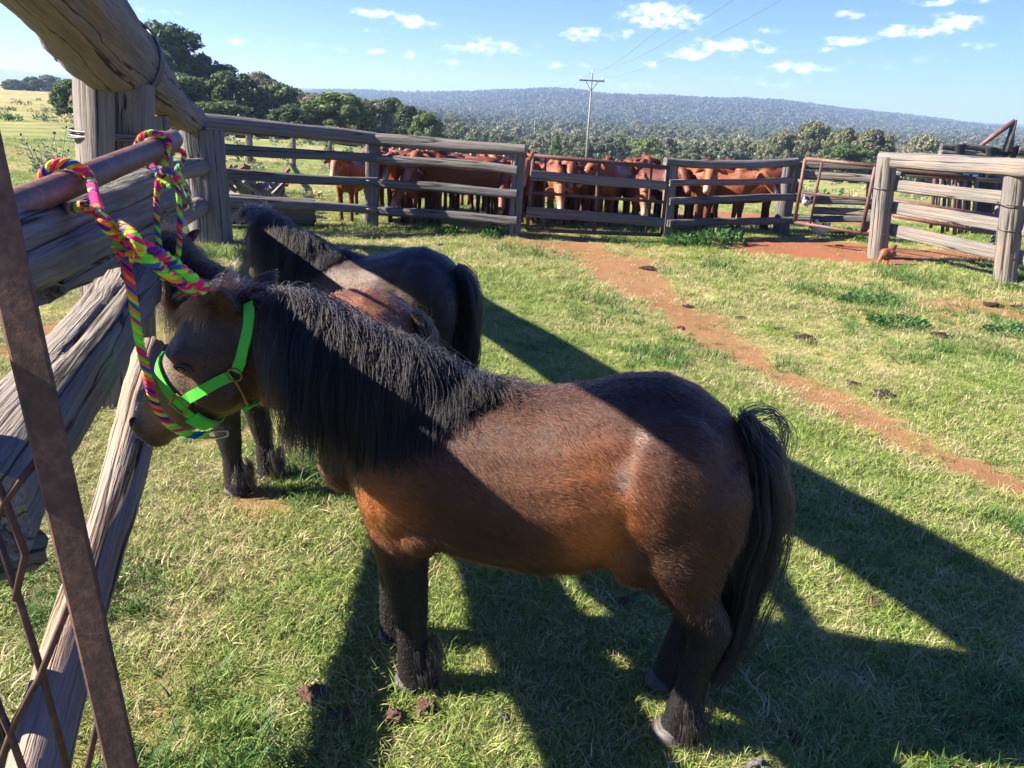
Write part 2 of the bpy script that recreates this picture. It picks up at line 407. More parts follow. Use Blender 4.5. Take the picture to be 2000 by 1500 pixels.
def tube(path, radii, seg=8, up=Vector((0, 0, 1))):
    """swept tube -> (verts, quads) as numpy; ends closed with quads fans"""
    path = [Vector(p) for p in path]; n = len(path); V = []; Q = []
    fr = None
    for i, p in enumerate(path):
        d = (path[min(i + 1, n - 1)] - path[max(i - 1, 0)]).normalized()
        if fr is None:
            a = d.orthogonal().normalized()
        else:
            a = (fr - d * fr.dot(d)).normalized()
        fr = a; bb = d.cross(a)
        for k in range(seg):
            th = 2 * math.pi * k / seg
            V.append(p + (a * math.cos(th) + bb * math.sin(th)) * radii[i])
    for i in range(n - 1):
        for k in range(seg):
            k2 = (k + 1) % seg
            Q.append((i * seg + k, i * seg + k2, (i + 1) * seg + k2, (i + 1) * seg + k))
    V.append(path[0]); V.append(path[-1]); a0, a1 = len(V) - 2, len(V) - 1
    for k in range(0, seg, 2):
        k1, k2 = (k + 1) % seg, (k + 2) % seg
        Q.append((a0, k2, k1, k)); o_ = (n - 1) * seg; Q.append((a1, o_ + k, o_ + k1, o_ + k2))
    return np.array([tuple(v) for v in V]), np.array(Q)
def trunk_mesh(seed, H, R, cs, r0, n_limb=7):
    r = random.Random(seed); parts = []
    top = Vector((r.uniform(-.1, .1) * R, r.uniform(-.1, .1) * R, H * .72))
    pts = [Vector((0, 0, -.3)), Vector((r.uniform(-.04, .04) * H, r.uniform(-.04, .04) * H, H * .25)), Vector((r.uniform(-.06, .06) * H, 0, H * .48)), top]
    parts.append(tube(pts, [r0 * 1.25, r0, r0 * .75, r0 * .25], 8))
    for i in range(n_limb):
        c = Vector(cs[r.randrange(len(cs))][:3]); s = pts[1].lerp(top, r.uniform(.05, .8))
        m = s.lerp(c, .5) + Vector((0, 0, .06 * H))
        parts.append(tube([s, m, c], [r0 * .42, r0 * .25, r0 * .06], 6))
    v, q = join_arrays(parts); return np_mesh('trunk', v, q)
_tree_cache = {}
def tree(kind_name, label, loc, H, R, mat, proto, cat='tree', group=None, rz=0., leaf=.22, clump=46, per=95, shape='round', low=.25):
    key = (proto, shape)
    if key not in _tree_cache:
        cm_, cs_ = crown_mesh(proto * 7 + 1, clump, per, 1.0, .46, leaf, shape, low)
        _tree_cache[key] = (cm_, trunk_mesh(proto, 1.0, .46, cs_, .028))
    cme, tme = _tree_cache[key]
    e = empty(kind_name, loc, label, cat, group)
    for nm, me_, mt in (('trunk', tme, M_bark), ('crown', cme, mat)):
        o = bpy.data.objects.new(nm, me_); COL.objects.link(o); o.parent = e; o.scale = (R / .46, R / .46, H); o.rotation_euler = (0, 0, rz)
        if not len(me_.materials): me_.materials.append(mt)
        o.material_slots[0].link = 'OBJECT'; o.material_slots[0].material = mt
    return e
def tz(x, y): return float(terrain(np.array([x]), np.array([y]))[0])
def tree_px(px, ytop, Y, wpx, *a, **k):
    """a tree whose top shows at (px, ytop) at distance Y, standing on the terrain, wpx wide"""
    p = at(px, ytop, Y); z0 = tz(p.x, Y); H = p.z - z0; R = wpx * .5 * Y / F * 1.04
    return tree(k.pop('nm'), k.pop('label'), (p.x, Y, z0 - .15), H * 1.03, R, *a, **k)

# dark tree belt behind the back fence, from the big post down the slope to the right
belt = [  # x, top y, distance, width px, proto, leaf material, label
    (262, 92, 66, 150, 1, L_dark, 'tall dark tree half hidden by the big weathered log'),
    (318, 62, 70, 150, 2, L_dark, 'tallest dark tree rising just right of the big log fence'),
    (392, 118, 72, 130, 3, L_dark, 'broad dark tree right of the tallest one in the belt'),
    (452, 146, 66, 110, 1, L_dark, 'dark rounded tree in the belt, third right of the log'),
    (505, 150, 84, 100, 4, L_gum, 'pale grey green gum tree standing above the dark belt'),
    (545, 170, 74, 100, 2, L_mid, 'green tree with thin feathery top in the tree belt'),
    (598, 186, 84, 90, 4, L_gum, 'greyish tree between the belt and the broad green tree'),
    (660, 186, 62, 128, 3, L_mid, 'broad bright green tree with full crown above the top rail'),
    (722, 200, 72, 74, 2, L_gum, 'pale flowering tree right of the broad bright green tree'),
    (762, 196, 84, 84, 1, L_mid, 'rounded green tree with smooth dome near the end of belt'),
    (800, 212, 80, 74, 3, L_dark, 'dark green tree second from the right end of belt'),
    (833, 226, 76, 58, 2, L_mid, 'small rounded tree at the right end of the tree belt'),
    (430, 200, 58, 120, 4, L_dark, 'low dark tree filling the foot of the belt above the rail'),
    (340, 150, 60, 140, 4, L_dark, 'bushy dark tree at the foot of the tallest tree'),
    (580, 205, 62, 90, 1, L_dark, 'low dark green tree behind the thin fence posts'),
]
for i, (px, yt, Y, w, pr, mt, lab) in enumerate(belt):
    tree_px(px, yt, Y, w, mt, pr, nm='belt_tree', label=lab, group='trees in the dark belt behind the fence', rz=i * 1.7, leaf=.030, clump=90, per=210, low=.06)
# bushes and trees beyond the left field
for i, (px, yt, Y, w, pr, mt, lab) in enumerate([
        (138, 166, 46, 72, 3, L_dark, 'dark bush beside the big post at the edge of the left field'),
        (60, 143, 205, 46, 1, L_mid, 'round tree on the far edge of the left field'),
        (24, 150, 200, 50, 2, L_mid, 'leftmost tree on the far edge of the left field'),
        (92, 140, 230, 56, 4, L_gum, 'grey green tree in the middle of the far field edge'),
        (128, 148, 220, 50, 3, L_mid, 'tree beside the big post on the far field edge'),
        (156, 150, 240, 50, 1, L_gum, 'pale tree partly behind the big post on the field edge')]):
    p = at(px, yt, Y); z0 = tz(p.x, Y); H = max(p.z - z0, 2.0)
    tree('field_tree' if i else 'field_bush', lab, (p.x, Y, z0 - .2), H * (.82 if i else 1), w * (.36 if i else .5) * Y / F, mt, pr, group='trees beyond the left field' if i else None, rz=i * 2.1, cat='tree' if i else 'bush', leaf=.030, clump=90, per=210, low=.06)
# valley trees that stand out from the woodland
for i, (px, yt, Y, w, pr, mt, sh, lab) in enumerate([
        (1086, 268, 100, 26, 5, L_mid, 'cone', 'dark egg shaped bush left of the power pole'),
        (1590, 246, 112, 76, 2, L_gum, 'round', 'grey green gum with spreading crown above the short rail fence'),
        (1655, 256, 104, 70, 1, L_gum, 'round', 'gum tree second of the three above the far rusty gate'),
        (1712, 260, 100, 78, 3, L_gum, 'round', 'gum tree right above the far rusty gate'),
        (1660, 286, 92, 84, 4, L_mid, 'round', 'low dark tree with deep shade above the far rusty gate'),
        (1024, 288, 40, 30, 6, L_dark, 'round', 'leafy dark shrub just behind the tall gate post'),
        (1810, 272, 120, 70, 2, L_gum, 'round', 'green tree just left of the cattle chute'),
        (1530, 262, 112, 50, 4, L_gum, 'round', 'small gum left of the spreading gum tree')]):
    tree_px(px, yt, Y, w, mt, pr, nm='gum_tree' if 'gum' in lab else ('shrub' if 'shrub' in lab or 'bush' in lab else 'valley_tree'), label=lab, rz=i * 1.3, shape=sh,
            cat='bush' if ('bush' in lab or 'shrub' in lab) else 'tree', leaf=.030, clump=90, per=210, low=.08)
# woodland of the valley floor: too many to count
wood_protos = []
for s in range(6):
    cme, cs_ = crown_mesh(100 + s, 34, 90, 1.0, .48, .046, 'round', .12)
    wood_protos.append((cme, (L_gum, L_far, L_gum, L_mid, L_far, L_gum)[s]))
r = np.random.RandomState(8); X = []; 
n = 5200
d = 118 * (8.0 ** r.rand(n)); a = r.uniform(-.36, .92, n); x = a * d; y = d
nn = fbm(x * .012, y * .012, 3)
k = (r.rand(n) < .25 + 1.5 * sstep(.30, .55, nn)) & ~((a < -.05) & (d < 105)); x, y, d = x[k], y[k], d[k]
z = terrain(x, y)
hcap = np.where(d < 270, .034 * d + .6, 10.5); h = np.clip(hcap * r.uniform(.55, 1.02, len(d)), 2.5, 13)
w = h * r.uniform(.75, 1.15, len(d))
instancer('valley_woodland', np.stack([x, y, z - .3], 1), np.stack([0 * x, 0 * x, r.uniform(0, 6.28, len(x))], 1), np.stack([w, w, h], 1),
          r.randint(0, 6, len(x)), wood_protos, 'stuff', 'grey green gum woodland filling the valley below the hills', 'woodland')
# forested ridge
RIDGE = [(300, 186), (560, 183), (640, 180), (720, 181), (800, 184), (900, 184), (1000, 181), (1060, 178), (1120, 181), (1180, 191), (1290, 194), (1380, 199), (1450, 199), (1540, 203), (1620, 214), (1700, 222), (1800, 232), (1880, 243), (1960, 253), (2100, 262), (2400, 275)]
_az = []; _h = []
for px, py in RIDGE:
    q = at(px, py, 1650.); _az.append(q.x / 1650.); _h.append(q.z)
def hill_h(x, y):
    a = x / np.maximum(y, 1.0)
    top = np.interp(a, _az, _h) + (fbm(a * 60, y * .004, 3) - .5) * 3.0 - 5
    u = sstep(820, 1650, y + 90 * np.sin(a * 9)); back = sstep(2300, 1700, y)
    z = -17 + (top + 17) * (u ** 1.0) * (.25 + .75 * back) + (fbm(x * .006, y * .006, 4) - .5) * 16 * u * (1 - u) * 2.4
    return z
hx = np.linspace(-1.1, 1.5, 160); hy = np.concatenate([np.linspace(760, 1750, 60), np.linspace(1790, 2500, 14)])
AA, YY = np.meshgrid(hx, hy); XX = AA * YY; ZZ = hill_h(XX, YY)
ids = np.arange(AA.size).reshape(AA.shape); quads = np.stack([ids[:-1, :-1], ids[:-1, 1:], ids[1:, 1:], ids[1:, :-1]], -1).reshape(-1, 4)
M_hill, t, b = new_mat('hill_forest_floor', rough=1., spec=.0)
t.links.new(ramp(t, tex_noise(t, objco(t), .02, 5), [(.35, (.05, .062, .03)), (.62, (.085, .09, .05)), (.75, (.20, .18, .11))]), b.inputs['Base Color'])
hills = link('hills', np_mesh('hills', np.stack([XX, YY, ZZ], -1).reshape(-1, 3), quads), M_hill); tag(hills, kind='structure')
far_protos = []
for s in range(4):
    cme, _ = crown_mesh(200 + s, 12, 22, 1.0, .5, .14, 'round', .05); far_protos.append((cme, L_far))
n = 26000
y = r.uniform(820, 1720, n); a = r.uniform(-.42, .80, n); x = a * y; z = hill_h(x, y)
k = r.rand(n) < .35 + sstep(.34, .5, fbm(x * .01, y * .01, 3)); x, y, z = x[k], y[k], z[k]
h = r.uniform(6, 12, len(x)); w = h * r.uniform(.8, 1.3, len(x))
instancer('hill_forest', np.stack([x, y, z - .5], 1), np.stack([0 * x, 0 * x, r.uniform(0, 6.28, len(x))], 1), np.stack([w, w, h], 1),
          r.randint(0, 4, len(x)), far_protos, 'stuff', 'blue green forest covering the long hill ridge', 'forest')
# farther pale hills on both sides
def far_hill(pts, D):
    V = []; Fq = []
    for i, (px, py) in enumerate(pts):
        q = at(px, py, D); V += [(q.x, D, q.z), (q.x * .8, D * .8, -20), (q.x * 1.1, D * 1.1, -20)]
    for i in range(len(pts) - 1):
        o_ = i * 3; Fq += [(o_ + 1, o_ + 4, o_ + 3, o_), (o_, o_ + 3, o_ + 5, o_ + 2)]
    return mesh('far_hills', V, Fq)
fh = link('far_hills', far_hill([(-500, 120), (-250, 128), (-100, 132), (0, 134), (60, 141), (130, 146), (230, 152), (400, 160), (520, 168), (600, 172), (680, 178), (760, 190), (900, 215)], 3000.), M_hill); tag(fh, kind='structure')
fh2 = link('far_hills', far_hill([(1780, 246), (1860, 241), (1930, 240), (2000, 243), (2150, 246), (2400, 256), (2700, 280)], 3100.), M_hill); tag(fh2, kind='structure')
# the air itself: thin even haze over the valley
HZ = (-4200., 4200., -70., 3600., -24., 95.)
hb = [(HZ[i], HZ[2 + j], HZ[4 + k_]) for i in (0, 1) for j in (0, 1) for k_ in (0, 1)]
hme = mesh('haze', hb, [(0, 1, 3, 2), (4, 6, 7, 5), (0, 4, 5, 1), (2, 3, 7, 6), (0, 2, 6, 4), (1, 5, 7, 3)])
hm = bpy.data.materials.new('haze_air'); hm.use_nodes = True; t = hm.node_tree; t.nodes.clear()
pv = t.nodes.new('ShaderNodeVolumePrincipled'); pv.inputs['Color'].default_value = (.52, .70, 1.0, 1); pv.inputs['Density'].default_value = .00034; pv.inputs['Anisotropy'].default_value = .2
mo = t.nodes.new('ShaderNodeOutputMaterial'); t.links.new(pv.outputs[0], mo.inputs['Volume'])
haze = link('haze', hme, hm, smooth=False); tag(haze, 'thin pale blue haze over the valley and hills', 'haze', kind='stuff')

# ------------------------------------------------------------------ weathered timber
def wood_mat(name, dark, mid, light, warm=None, warm_amt=.0, scale=1.0):
    m, t, b = new_mat(name, rough=.88, spec=.15)
    g = objco(t, (60 * scale, 60 * scale, 2.6 * scale)); g2 = objco(t, (20 * scale, 20 * scale, .9 * scale)); g3 = objco(t, (150 * scale, 150 * scale, 7 * scale))
    n1 = tex_noise(t, g, 1., 6, .6, .3); n2 = tex_noise(t, g2, 1., 4, .6, .6); n3 = tex_noise(t, g3, 1., 4, .65)
    v = mathn(t, 'ADD', mathn(t, 'MULTIPLY', n1, .35), mathn(t, 'ADD', mathn(t, 'MULTIPLY', n2, .40), mathn(t, 'MULTIPLY', n3, .25)))
    c = ramp(t, v, [(.28, dark), (.50, mid), (.74, light)])
    if warm:
        n4 = tex_noise(t, objco(t, (3, 3, 1.1)), 1.3, 3)
        c = mixc(t, mathn(t, 'MULTIPLY', mathn(t, 'SUBTRACT', n4, .5 - warm_amt * .25), 4.0, clamp=True), c, mixc(t, .75, c, warm, 'MIX'))
    nc = tex_noise(t, objco(t, (8 * scale, 8 * scale, .16 * scale)), 1., 4, .5, .04)
    line = mathn(t, 'ABSOLUTE', mathn(t, 'SUBTRACT', nc, .5)); nc2 = tex_noise(t, objco(t, (38 * scale, 38 * scale, .7 * scale)), 1., 4, .55, .05)
    line2 = mathn(t, 'ABSOLUTE', mathn(t, 'SUBTRACT', nc2, .5))
    lm = mathn(t, 'MINIMUM', mathn(t, 'MULTIPLY', line, 1.8), mathn(t, 'ADD', line2, .029))
    crack = ramp(t, lm, [(.008, (.16, .15, .14)), (.030, (.92, .92, .92)), (.05, (1, 1, 1))])
    c = mixc(t, 1.0, c, crack, 'MULTIPLY')
    t.links.new(c, b.inputs['Base Color'])
    bump(t, b, mathn(t, 'ADD', mathn(t, 'MULTIPLY', n1, .7), mathn(t, 'ADD', mathn(t, 'MULTIPLY', lm, 8.0, clamp=True), mathn(t, 'MULTIPLY', n3, .5))), .7, .010)
    return m
W_grey = wood_mat('timber_grey', (.072, .064, .057), (.16, .144, .128), (.27, .25, .23))
W_old = wood_mat('timber_silver_brown', (.085, .072, .06), (.185, .158, .133), (.30, .26, .225))
W_tan = wood_mat('timber_tan', (.13, .105, .085), (.25, .20, .16), (.37, .30, .25), (.33, .19, .11), .5)
W_dark = wood_mat('timber_dark', (.045, .043, .042), (.11, .104, .098), (.20, .19, .18))
W_pale = wood_mat('timber_pale', (.085, .077, .068), (.18, .16, .14), (.28, .255, .23), (.30, .22, .15), .25)
M_rust, t, b = new_mat('rusty_steel', rough=.7, spec=.35)
nr = tex_noise(t, objco(t), 55, 6, .65); nr2 = tex_noise(t, objco(t), 7, 4)
t.links.new(ramp(t, mathn(t, 'ADD', mathn(t, 'MULTIPLY', nr, .6), mathn(t, 'MULTIPLY', nr2, .4)), [(.35, (.04, .022, .018)), (.52, (.08, .040, .030)), (.68, (.16, .08, .055))]), b.inputs['Base Color'])
bump(t, b, nr, .35, .003)
M_rustp, t, b = new_mat('rusty_pipe', rough=.55, spec=.4)
nr = tex_noise(t, objco(t), 60, 6, .6); nr2 = tex_noise(t, objco(t), 9, 4)
t.links.new(ramp(t, mathn(t, 'ADD', mathn(t, 'MULTIPLY', nr, .5), mathn(t, 'MULTIPLY', nr2, .5)), [(.36, (.06, .030, .024)), (.52, (.125, .062, .046)), (.68, (.23, .115, .08))]), b.inputs['Base Color'])
bump(t, b, nr, .25, .002)
M_wire, t, b = new_mat('old_fencing_wire', (.13, .11, .10), .5, .5, .7)
M_hole, t, b = new_mat('rot_hollow', (.035, .022, .015), .95, .05)

def log_mesh(L, r0, r1, seed=0, square=0., cracks=4, bend=0., rough=.06, na=26, nl=None, flat=1.0, jag=0.0, taper=None, depth=.10):
    """timber along local +Z from 0 to L: uneven, bent, with lengthwise shrinkage cracks cut into it"""
    r = np.random.RandomState(seed); nl = nl or int(max(8, min(44, L / max(r0, .03) * 2.2)))
    th = np.linspace(0, 2 * math.pi, na, endpoint=False); tt = np.linspace(0, 1, nl + 1)
    TH, TT = np.meshgrid(th, tt)
    ca, sa = np.cos(TH), np.sin(TH)
    if square > 0:
        p = 2 + 6 * square; sq = (np.abs(ca) ** p + np.abs(sa) ** p) ** (-1. / p)
    else: sq = 1.0
    R = (r0 + (r1 - r0) * TT) * sq
    ph = r.rand(6) * 6.28
    lump = (np.sin(TH + ph[0] + 2.2 * TT) * .45 + np.sin(2 * TH + ph[1] + 5 * TT) * .3 + np.sin(TT * 13 + ph[2]) * .35 + np.sin(TT * 7 + ph[3] + TH) * .4)
    R = R * (1 + rough * lump + (fbm(TH * 2.2 + seed, TT * nl * .45, 3) - .5) * rough * 2.2)
    for c in range(cracks):
        c0 = r.rand() * 6.28; a, b_ = sorted(r.rand(2)); a, b_ = max(0, a - .15), min(1, b_ + .25)
        cen = c0 + .25 * np.sin(TT * r.uniform(2, 6) + r.rand() * 6) ; d = np.angle(np.exp(1j * (TH - cen)))
        env = sstep(a, a + .08, TT) * sstep(b_, b_ - .08, TT)
        R = R * (1 - depth * (.6 + .9 * r.rand()) * np.exp(-(d / (.9 * 6.28 / na)) ** 2) * env)
    X = R * ca; Y = R * sa * flat; Z = TT * L + (0 if jag == 0 else jag * (r.rand(na)[None, :] - .3) * ((TT > .999) * 1.0 - (TT < .001) * 1.0))
    bx, by = bend * r.normal(), bend * r.normal()
    X = X + bx * np.sin(math.pi * TT) + bend * .35 * np.sin(TT * 9 + ph[4]); Y = Y + by * np.sin(math.pi * TT) + bend * .35 * np.sin(TT * 8 + ph[5])
    V = np.stack([X, Y, Z], -1).reshape(-1, 3)
    i = np.arange(nl)[:, None] * na; k = np.arange(na)[None, :]; k2 = (k + 1) % na
    Q = np.stack([i + k, i + k2, i + na + k2, i + na + k], -1).reshape(-1, 4)
    c0 = V[:na].mean(0); c1 = V[-na:].mean(0); V = np.concatenate([V, [c0, c1]]); a0, a1 = len(V) - 2, len(V) - 1
    T = [(a0, (q + 1) % na, q) for q in range(na)] + [(a1, nl * na + q, nl * na + (q + 1) % na) for q in range(na)]
    me = np_mesh('log', V, Q, T)
    return me
def log(name, p0, p1, r0, r1, mat, parent, seed=0, roll=0., **kw):
    p0, p1 = Vector(p0), Vector(p1); d = p1 - p0
    me = log_mesh(d.length, r0, r1, seed, **kw)
    o = bpy.data.objects.new(name, me); COL.objects.link(o); me.materials.append(mat)
    q = d.to_track_quat('Z', 'Y') @ Quaternion((0, 0, 1), roll)
    o.parent = parent
    o.location = p0 - parent.location; o.rotation_mode = 'QUATERNION'; o.rotation_quaternion = q
    me.polygons.foreach_set('use_smooth', np.ones(len(me.polygons), dtype=bool))
    try: me.set_sharp_from_angle(angle=math.radians(50))
    except Exception: pass
    return o
def rod(name, pts, r, mat, parent, seg=8, r_end=None):
    v, q = tube(pts, [r] * len(pts) if not isinstance(r, (list, tuple)) else r, seg)
    return link(name, np_mesh(name, v, q), mat, parent)
def bez(pts, n=8):
    """Catmull-Rom through pts"""
    P = [Vector(p) for p in pts]; P = [P[0] * 2 - P[1]] + P + [P[-1] * 2 - P[-2]]; out = []
    for i in range(1, len(P) - 2):
        for k in range(n):
            s = k / n; a, b_, c, d = P[i - 1], P[i], P[i + 1], P[i + 2]
            out.append(.5 * ((2 * b_) + (c - a) * s + (2 * a - 5 * b_ + 4 * c - d) * s * s + (3 * b_ - a - 3 * c + d) * s ** 3))
    out.append(P[-2]); return out

# ---- the massive log fence on the left
P1 = Vector((-2.36, 4.15, 0))
lf = empty('log_fence', (-2.36, 4.15, 0), 'massive grey log fence with thick round top log running along the left', 'fence')
log('post', tuple(gp(228, 775) - Vector((0, 0, .3))), tuple(at(222, 158, 4.28)), .185, .18, W_old, lf, 3, square=.25, cracks=9, rough=.035, na=40, depth=.13)
log('post', (-2.95, 6.25, -.5), (-2.95, 6.25, 1.50), .175, .17, W_old, lf, 4, square=.3, cracks=9, rough=.035, na=40, depth=.13)
log('post', (-3.66, 9.15, -.5), (-3.66, 9.15, 1.28), .22, .21, W_grey, lf, 5, square=.4, cracks=9, rough=.03, na=40, depth=.12)
log('post', (-1.18, 1.30, -.3), (-1.20, 1.30, 1.50), .085, .08, W_grey, lf, 6, square=.3, cracks=5, rough=.03)
la = at(-20, -130, 2.5); lb = at(236, 116, 4.40); la = la + (la - lb).normalized() * 1.7
log('top_log', la, lb, .17, .20, W_old, lf, 7, cracks=8, bend=.03, rough=.075, na=48, nl=44, depth=.07, jag=.04)
log('top_log', at(248, 122, 4.45), at(378, 236, 9.3), .165, .15, W_old, lf, 8, cracks=6, bend=.02, rough=.06, na=36, depth=.08)
# middle rail: forked end split by a rotten hollow
log('rail', at(20, 492, 1.68) + (at(20, 492, 1.68) - at(322, 372, 4.2)).normalized() * .9, at(322, 372, 4.2), .085, .135, W_grey, lf, 9, cracks=8, bend=.01, rough=.08, na=40, depth=.12, jag=.05)
log('rail', at(70, 545, 1.92), at(262, 462, 3.3), .07, .10, W_grey, lf, 10, cracks=6, bend=.015, rough=.10, na=36, depth=.12, jag=.10)
log('hollow', at(85, 505, 1.98), at(235, 440, 3.2), .045, .06, M_hole, lf, 11, cracks=2, rough=.1)
# lower rails
log('rail', at(-60, 1010, 1.22), at(262, 556, 3.05), .10, .10, W_old, lf, 12, cracks=7, bend=.012, rough=.045, square=.25, na=44, depth=.13, jag=.03, flat=.95)
log('rail', at(48, 1600, 1.10), at(300, 690, 2.98), .056, .068, W_tan, lf, 13, cracks=7, bend=.02, rough=.06, square=.2, na=44, depth=.14, jag=.03, roll=.6)
log('rail_stub', at(-60, 1090, 1.32), at(45, 1075, 1.50), .06, .055, W_dark, lf, 14, cracks=4, rough=.08, jag=.03)
log('rail', (-2.75, 4.6, .62), (-3.7, 9.0, .45), .11, .10, W_old, lf, 15, cracks=5, bend=.015, rough=.05)
log('rail', (-2.70, 4.6, 1.05), (-3.65, 9.0, .88), .11, .10, W_old, lf, 16, cracks=5, bend=.015, rough=.05)
def wire_wrap(parent, c, rad, z, n=2, tail=None, r=.0045, name='wire', sq=.0):
    pts = []
    for k in range(n * 20 + 1):
        a = 2 * math.pi * k / 20; pts.append((c[0] + rad * math.cos(a), c[1] + rad * math.sin(a), z + .018 * math.sin(a * .5 + .5) + .012 * k / 20))
    if tail: pts += tail
    return rod(name, pts, r, M_wire, parent, 6)
pw = at(224, 272, 4.28); wire_wrap(lf, (pw.x, pw.y), .212, pw.z, 3, r=.007)
tl = at(160, 152, 4.3)
rod('wire', bez([at(232, 158, 4.1), at(165, 154, 4.15), at(140, 132, 4.15), at(118, 108, 4.15), at(108, 112, 4.15), at(112, 118, 4.15), at(122, 116, 4.15), at(124, 130, 4.15)]), .008, M_wire, lf, 6)
for k, off in enumerate((0, .05, .09)):
    d = (lb - la).normalized(); c = lb - d * (.03 + .045 * k); s1 = d.orthogonal().normalized(); s2 = d.cross(s1)
    rod('wire', [c + (s1 * math.cos(a) + s2 * math.sin(a)) * .212 + d * (.02 * math.sin(a * 2 + k)) for a in np.linspace(0, 6.283, 25)], .008, M_wire, lf, 6)
c = Vector((-3.45, 8.0, 1.5)); rod('wire', [c + Vector((math.cos(a) * .17, 0, math.sin(a) * .17)) for a in np.linspace(0, 6.283, 25)], .009, M_wire, lf, 6)

# hitching pipe the ponies are tied to
hp = empty('hitching_pipe', (-1.2, 1.3, 0), 'thick rusty steel pipe along the log fence that the ropes are tied to', 'pipe')
pa = at(-150, 474, 1.36); pb = at(30, 402, 1.72); pc = at(305, 290, 2.72)
d = (pc - pb).normalized()
PIPE_A, PIPE_B = pb, pc
bendp = [pa, pb, pb.lerp(pc, .5), pc - d * .02, pc + d * .035 + Vector((0, .02, .008)), pc + d * .045 + Vector((-.03, .09, .0)), pc + Vector((-.20, .55, -.02)), Vector((-2.2, 4.16, 1.16))]
rod('pipe', bez(bendp, 8), .036, M_rustp, hp, 20)
el_ = pc + d * .03 + Vector((0, .015, .006))
rod('elbow', [el_ - d * .05, el_ - d * .04, el_ + d * .0, el_ + Vector((-.008, .045, .002)), el_ + Vector((-.014, .07, .0))], [.038, .045, .047, .045, .038], M_rustp, hp, 20)
rod('wire', [Vector((-2.2, 4.12, 1.16)) + Vector((math.cos(a) * .06, .02 * math.sin(3 * a), math.sin(a) * .06)) for a in np.linspace(0, 12.56, 40)], .006, M_wire, hp, 6)

# rusty steel gate close to the lens: angle iron stile with welded rods
mg = empty('mesh_gate', (-.8, .9, 0), 'rusty angle iron gate edge with welded diagonal rods at the near left', 'gate')
g0 = at(251, 1560, .93); g1 = at(-88, 60, .98)
g0 = g0 + (g0 - g1).normalized() * ((g0.z - .09) / abs((g1 - g0).normalized().z)); g1 = g1 + (g1 - g0).normalized() * .12
ax_ = (g1 - g0).normalized(); rt = _r - ax_ * _r.dot(ax_); rt.normalize(); dp = ax_.cross(rt)
def prism(name, p0, p1, prof, mat, parent):
    """extrude a 2-D profile (list of right/depth offsets) from p0 to p1"""
    nseg = 24; V = []; Fq = []; m_ = len(prof)
    for i in range(nseg + 1):
        p = p0.lerp(p1, i / nseg)
        for (a, b_) in prof: V.append(p + rt * a + dp * b_)
    for i in range(nseg):
        for k in range(m_): Fq.append((i * m_ + k, i * m_ + (k + 1) % m_, (i + 1) * m_ + (k + 1) % m_, (i + 1) * m_ + k))
    Fq.append(tuple(range(m_))[::-1]); Fq.append(tuple(nseg * m_ + k for k in range(m_)))
    me = mesh(name, V, Fq); bm = bmesh.new(); bm.from_mesh(me); bmesh.ops.recalc_face_normals(bm, faces=bm.faces); bm.to_mesh(me); bm.free()
    return link(name, me, mat, parent, smooth=False)
w = .026
prism('stile', g0, g1, [(-w, 0), (-w + .006, -.004), (w - .002, -.004), (w, -.002), (w, .003), (-w + .008, .004), (-w + .007, .05), (-w, .05)], M_rust, mg)
def gpt(px, py, dd=0.): 
    q = at(px, py, .98); return q + dp * dd
for k, pts in enumerate(([(-60, 1120), (0, 985), (62, 905)], [(-40, 1010), (20, 1180), (70, 1340), (130, 1560)], [(-30, 1560), (20, 1420), (70, 1330), (135, 1165)],
                         [(140, 1600), (168, 1490), (188, 1392)], [(-80, 640), (-10, 590), (55, 562)], [(-40, 1330), (10, 1440), (60, 1580)], [(-60, 860), (0, 985), (40, 1090), (20, 1180)])):
    rod('rod', [gpt(a, b_, .012 if k != 1 else .020) for a, b_ in pts], .0058, M_rust, mg, 8)

gl = Vector((-1, -.12, 0)).normalized()
for nm, p_ in (('bottom_rail', g0 + Vector((0, 0, .04))), ('top_rail', g1 - Vector((0, 0, .04)))):
    rod(nm, [p_, p_ + gl * .6, p_ + gl * 1.2], .022, M_rust, mg, 10)
rod('stile', [g0 + gl * 1.2, g0.lerp(g1, .5) + gl * 1.2, g1 + gl * 1.2], .026, M_rust, mg, 10)
log('hinge_post', g0 + gl * 1.32 - Vector((0, 0, .3)), g0 + gl * 1.32 + Vector((-.02, 0, 2.1)), .11, .10, W_grey, mg, 17, cracks=5, rough=.04)

# ---- back fence: squared split rails on posts
def fence_post(parent, pxb, pyb, pxt, pyt, wpx, mat, seed, depth=None, round_=False, **kw):
    bq = gp(pxb, pyb); tq = at(pxt, pyt, bq.y); r_ = wpx * .5 * bq.y / F
    dn = (bq - tq).normalized()
    return log('post', bq + dn * .25, tq, r_, r_ * .97, mat, parent, seed, square=0.1 if round_ else .75, cracks=6, rough=.02, na=32, roll=.15 + seed * .4 if round_ else .08, depth=.10, **kw), bq
bf = empty('rail_fence', (-.03, 10.66, 0), 'grey split rail fence with thick top log between the corner post and the cattle gate', 'fence')
fence_post(bf, 725, 441, 729, 268, 27, W_grey, 21)
fence_post(bf, 1004, 462, 1015, 283, 25, W_grey, 22)
YA, YB, YC = 9.9, 10.9, 10.5
def rail_px(parent, name, a, Ya, b_, Yb, ra, rb, mat, seed, **kw):
    kw.setdefault('square', .45); kw.setdefault('cracks', 4); kw.setdefault('rough', .05); kw.setdefault('bend', .012)
    return log(name, at(*a, Ya), at(*b_, Yb), ra, rb, mat, parent, seed, na=20, nl=30, **kw)
rail_px(bf, 'top_log', (386, 238), YA, (735, 272), YB - .05, .105, .085, W_grey, 31, square=.05)
rail_px(bf, 'top_log', (728, 272), YB - .05, (1026, 294), YC, .088, .075, W_grey, 32, square=.05)
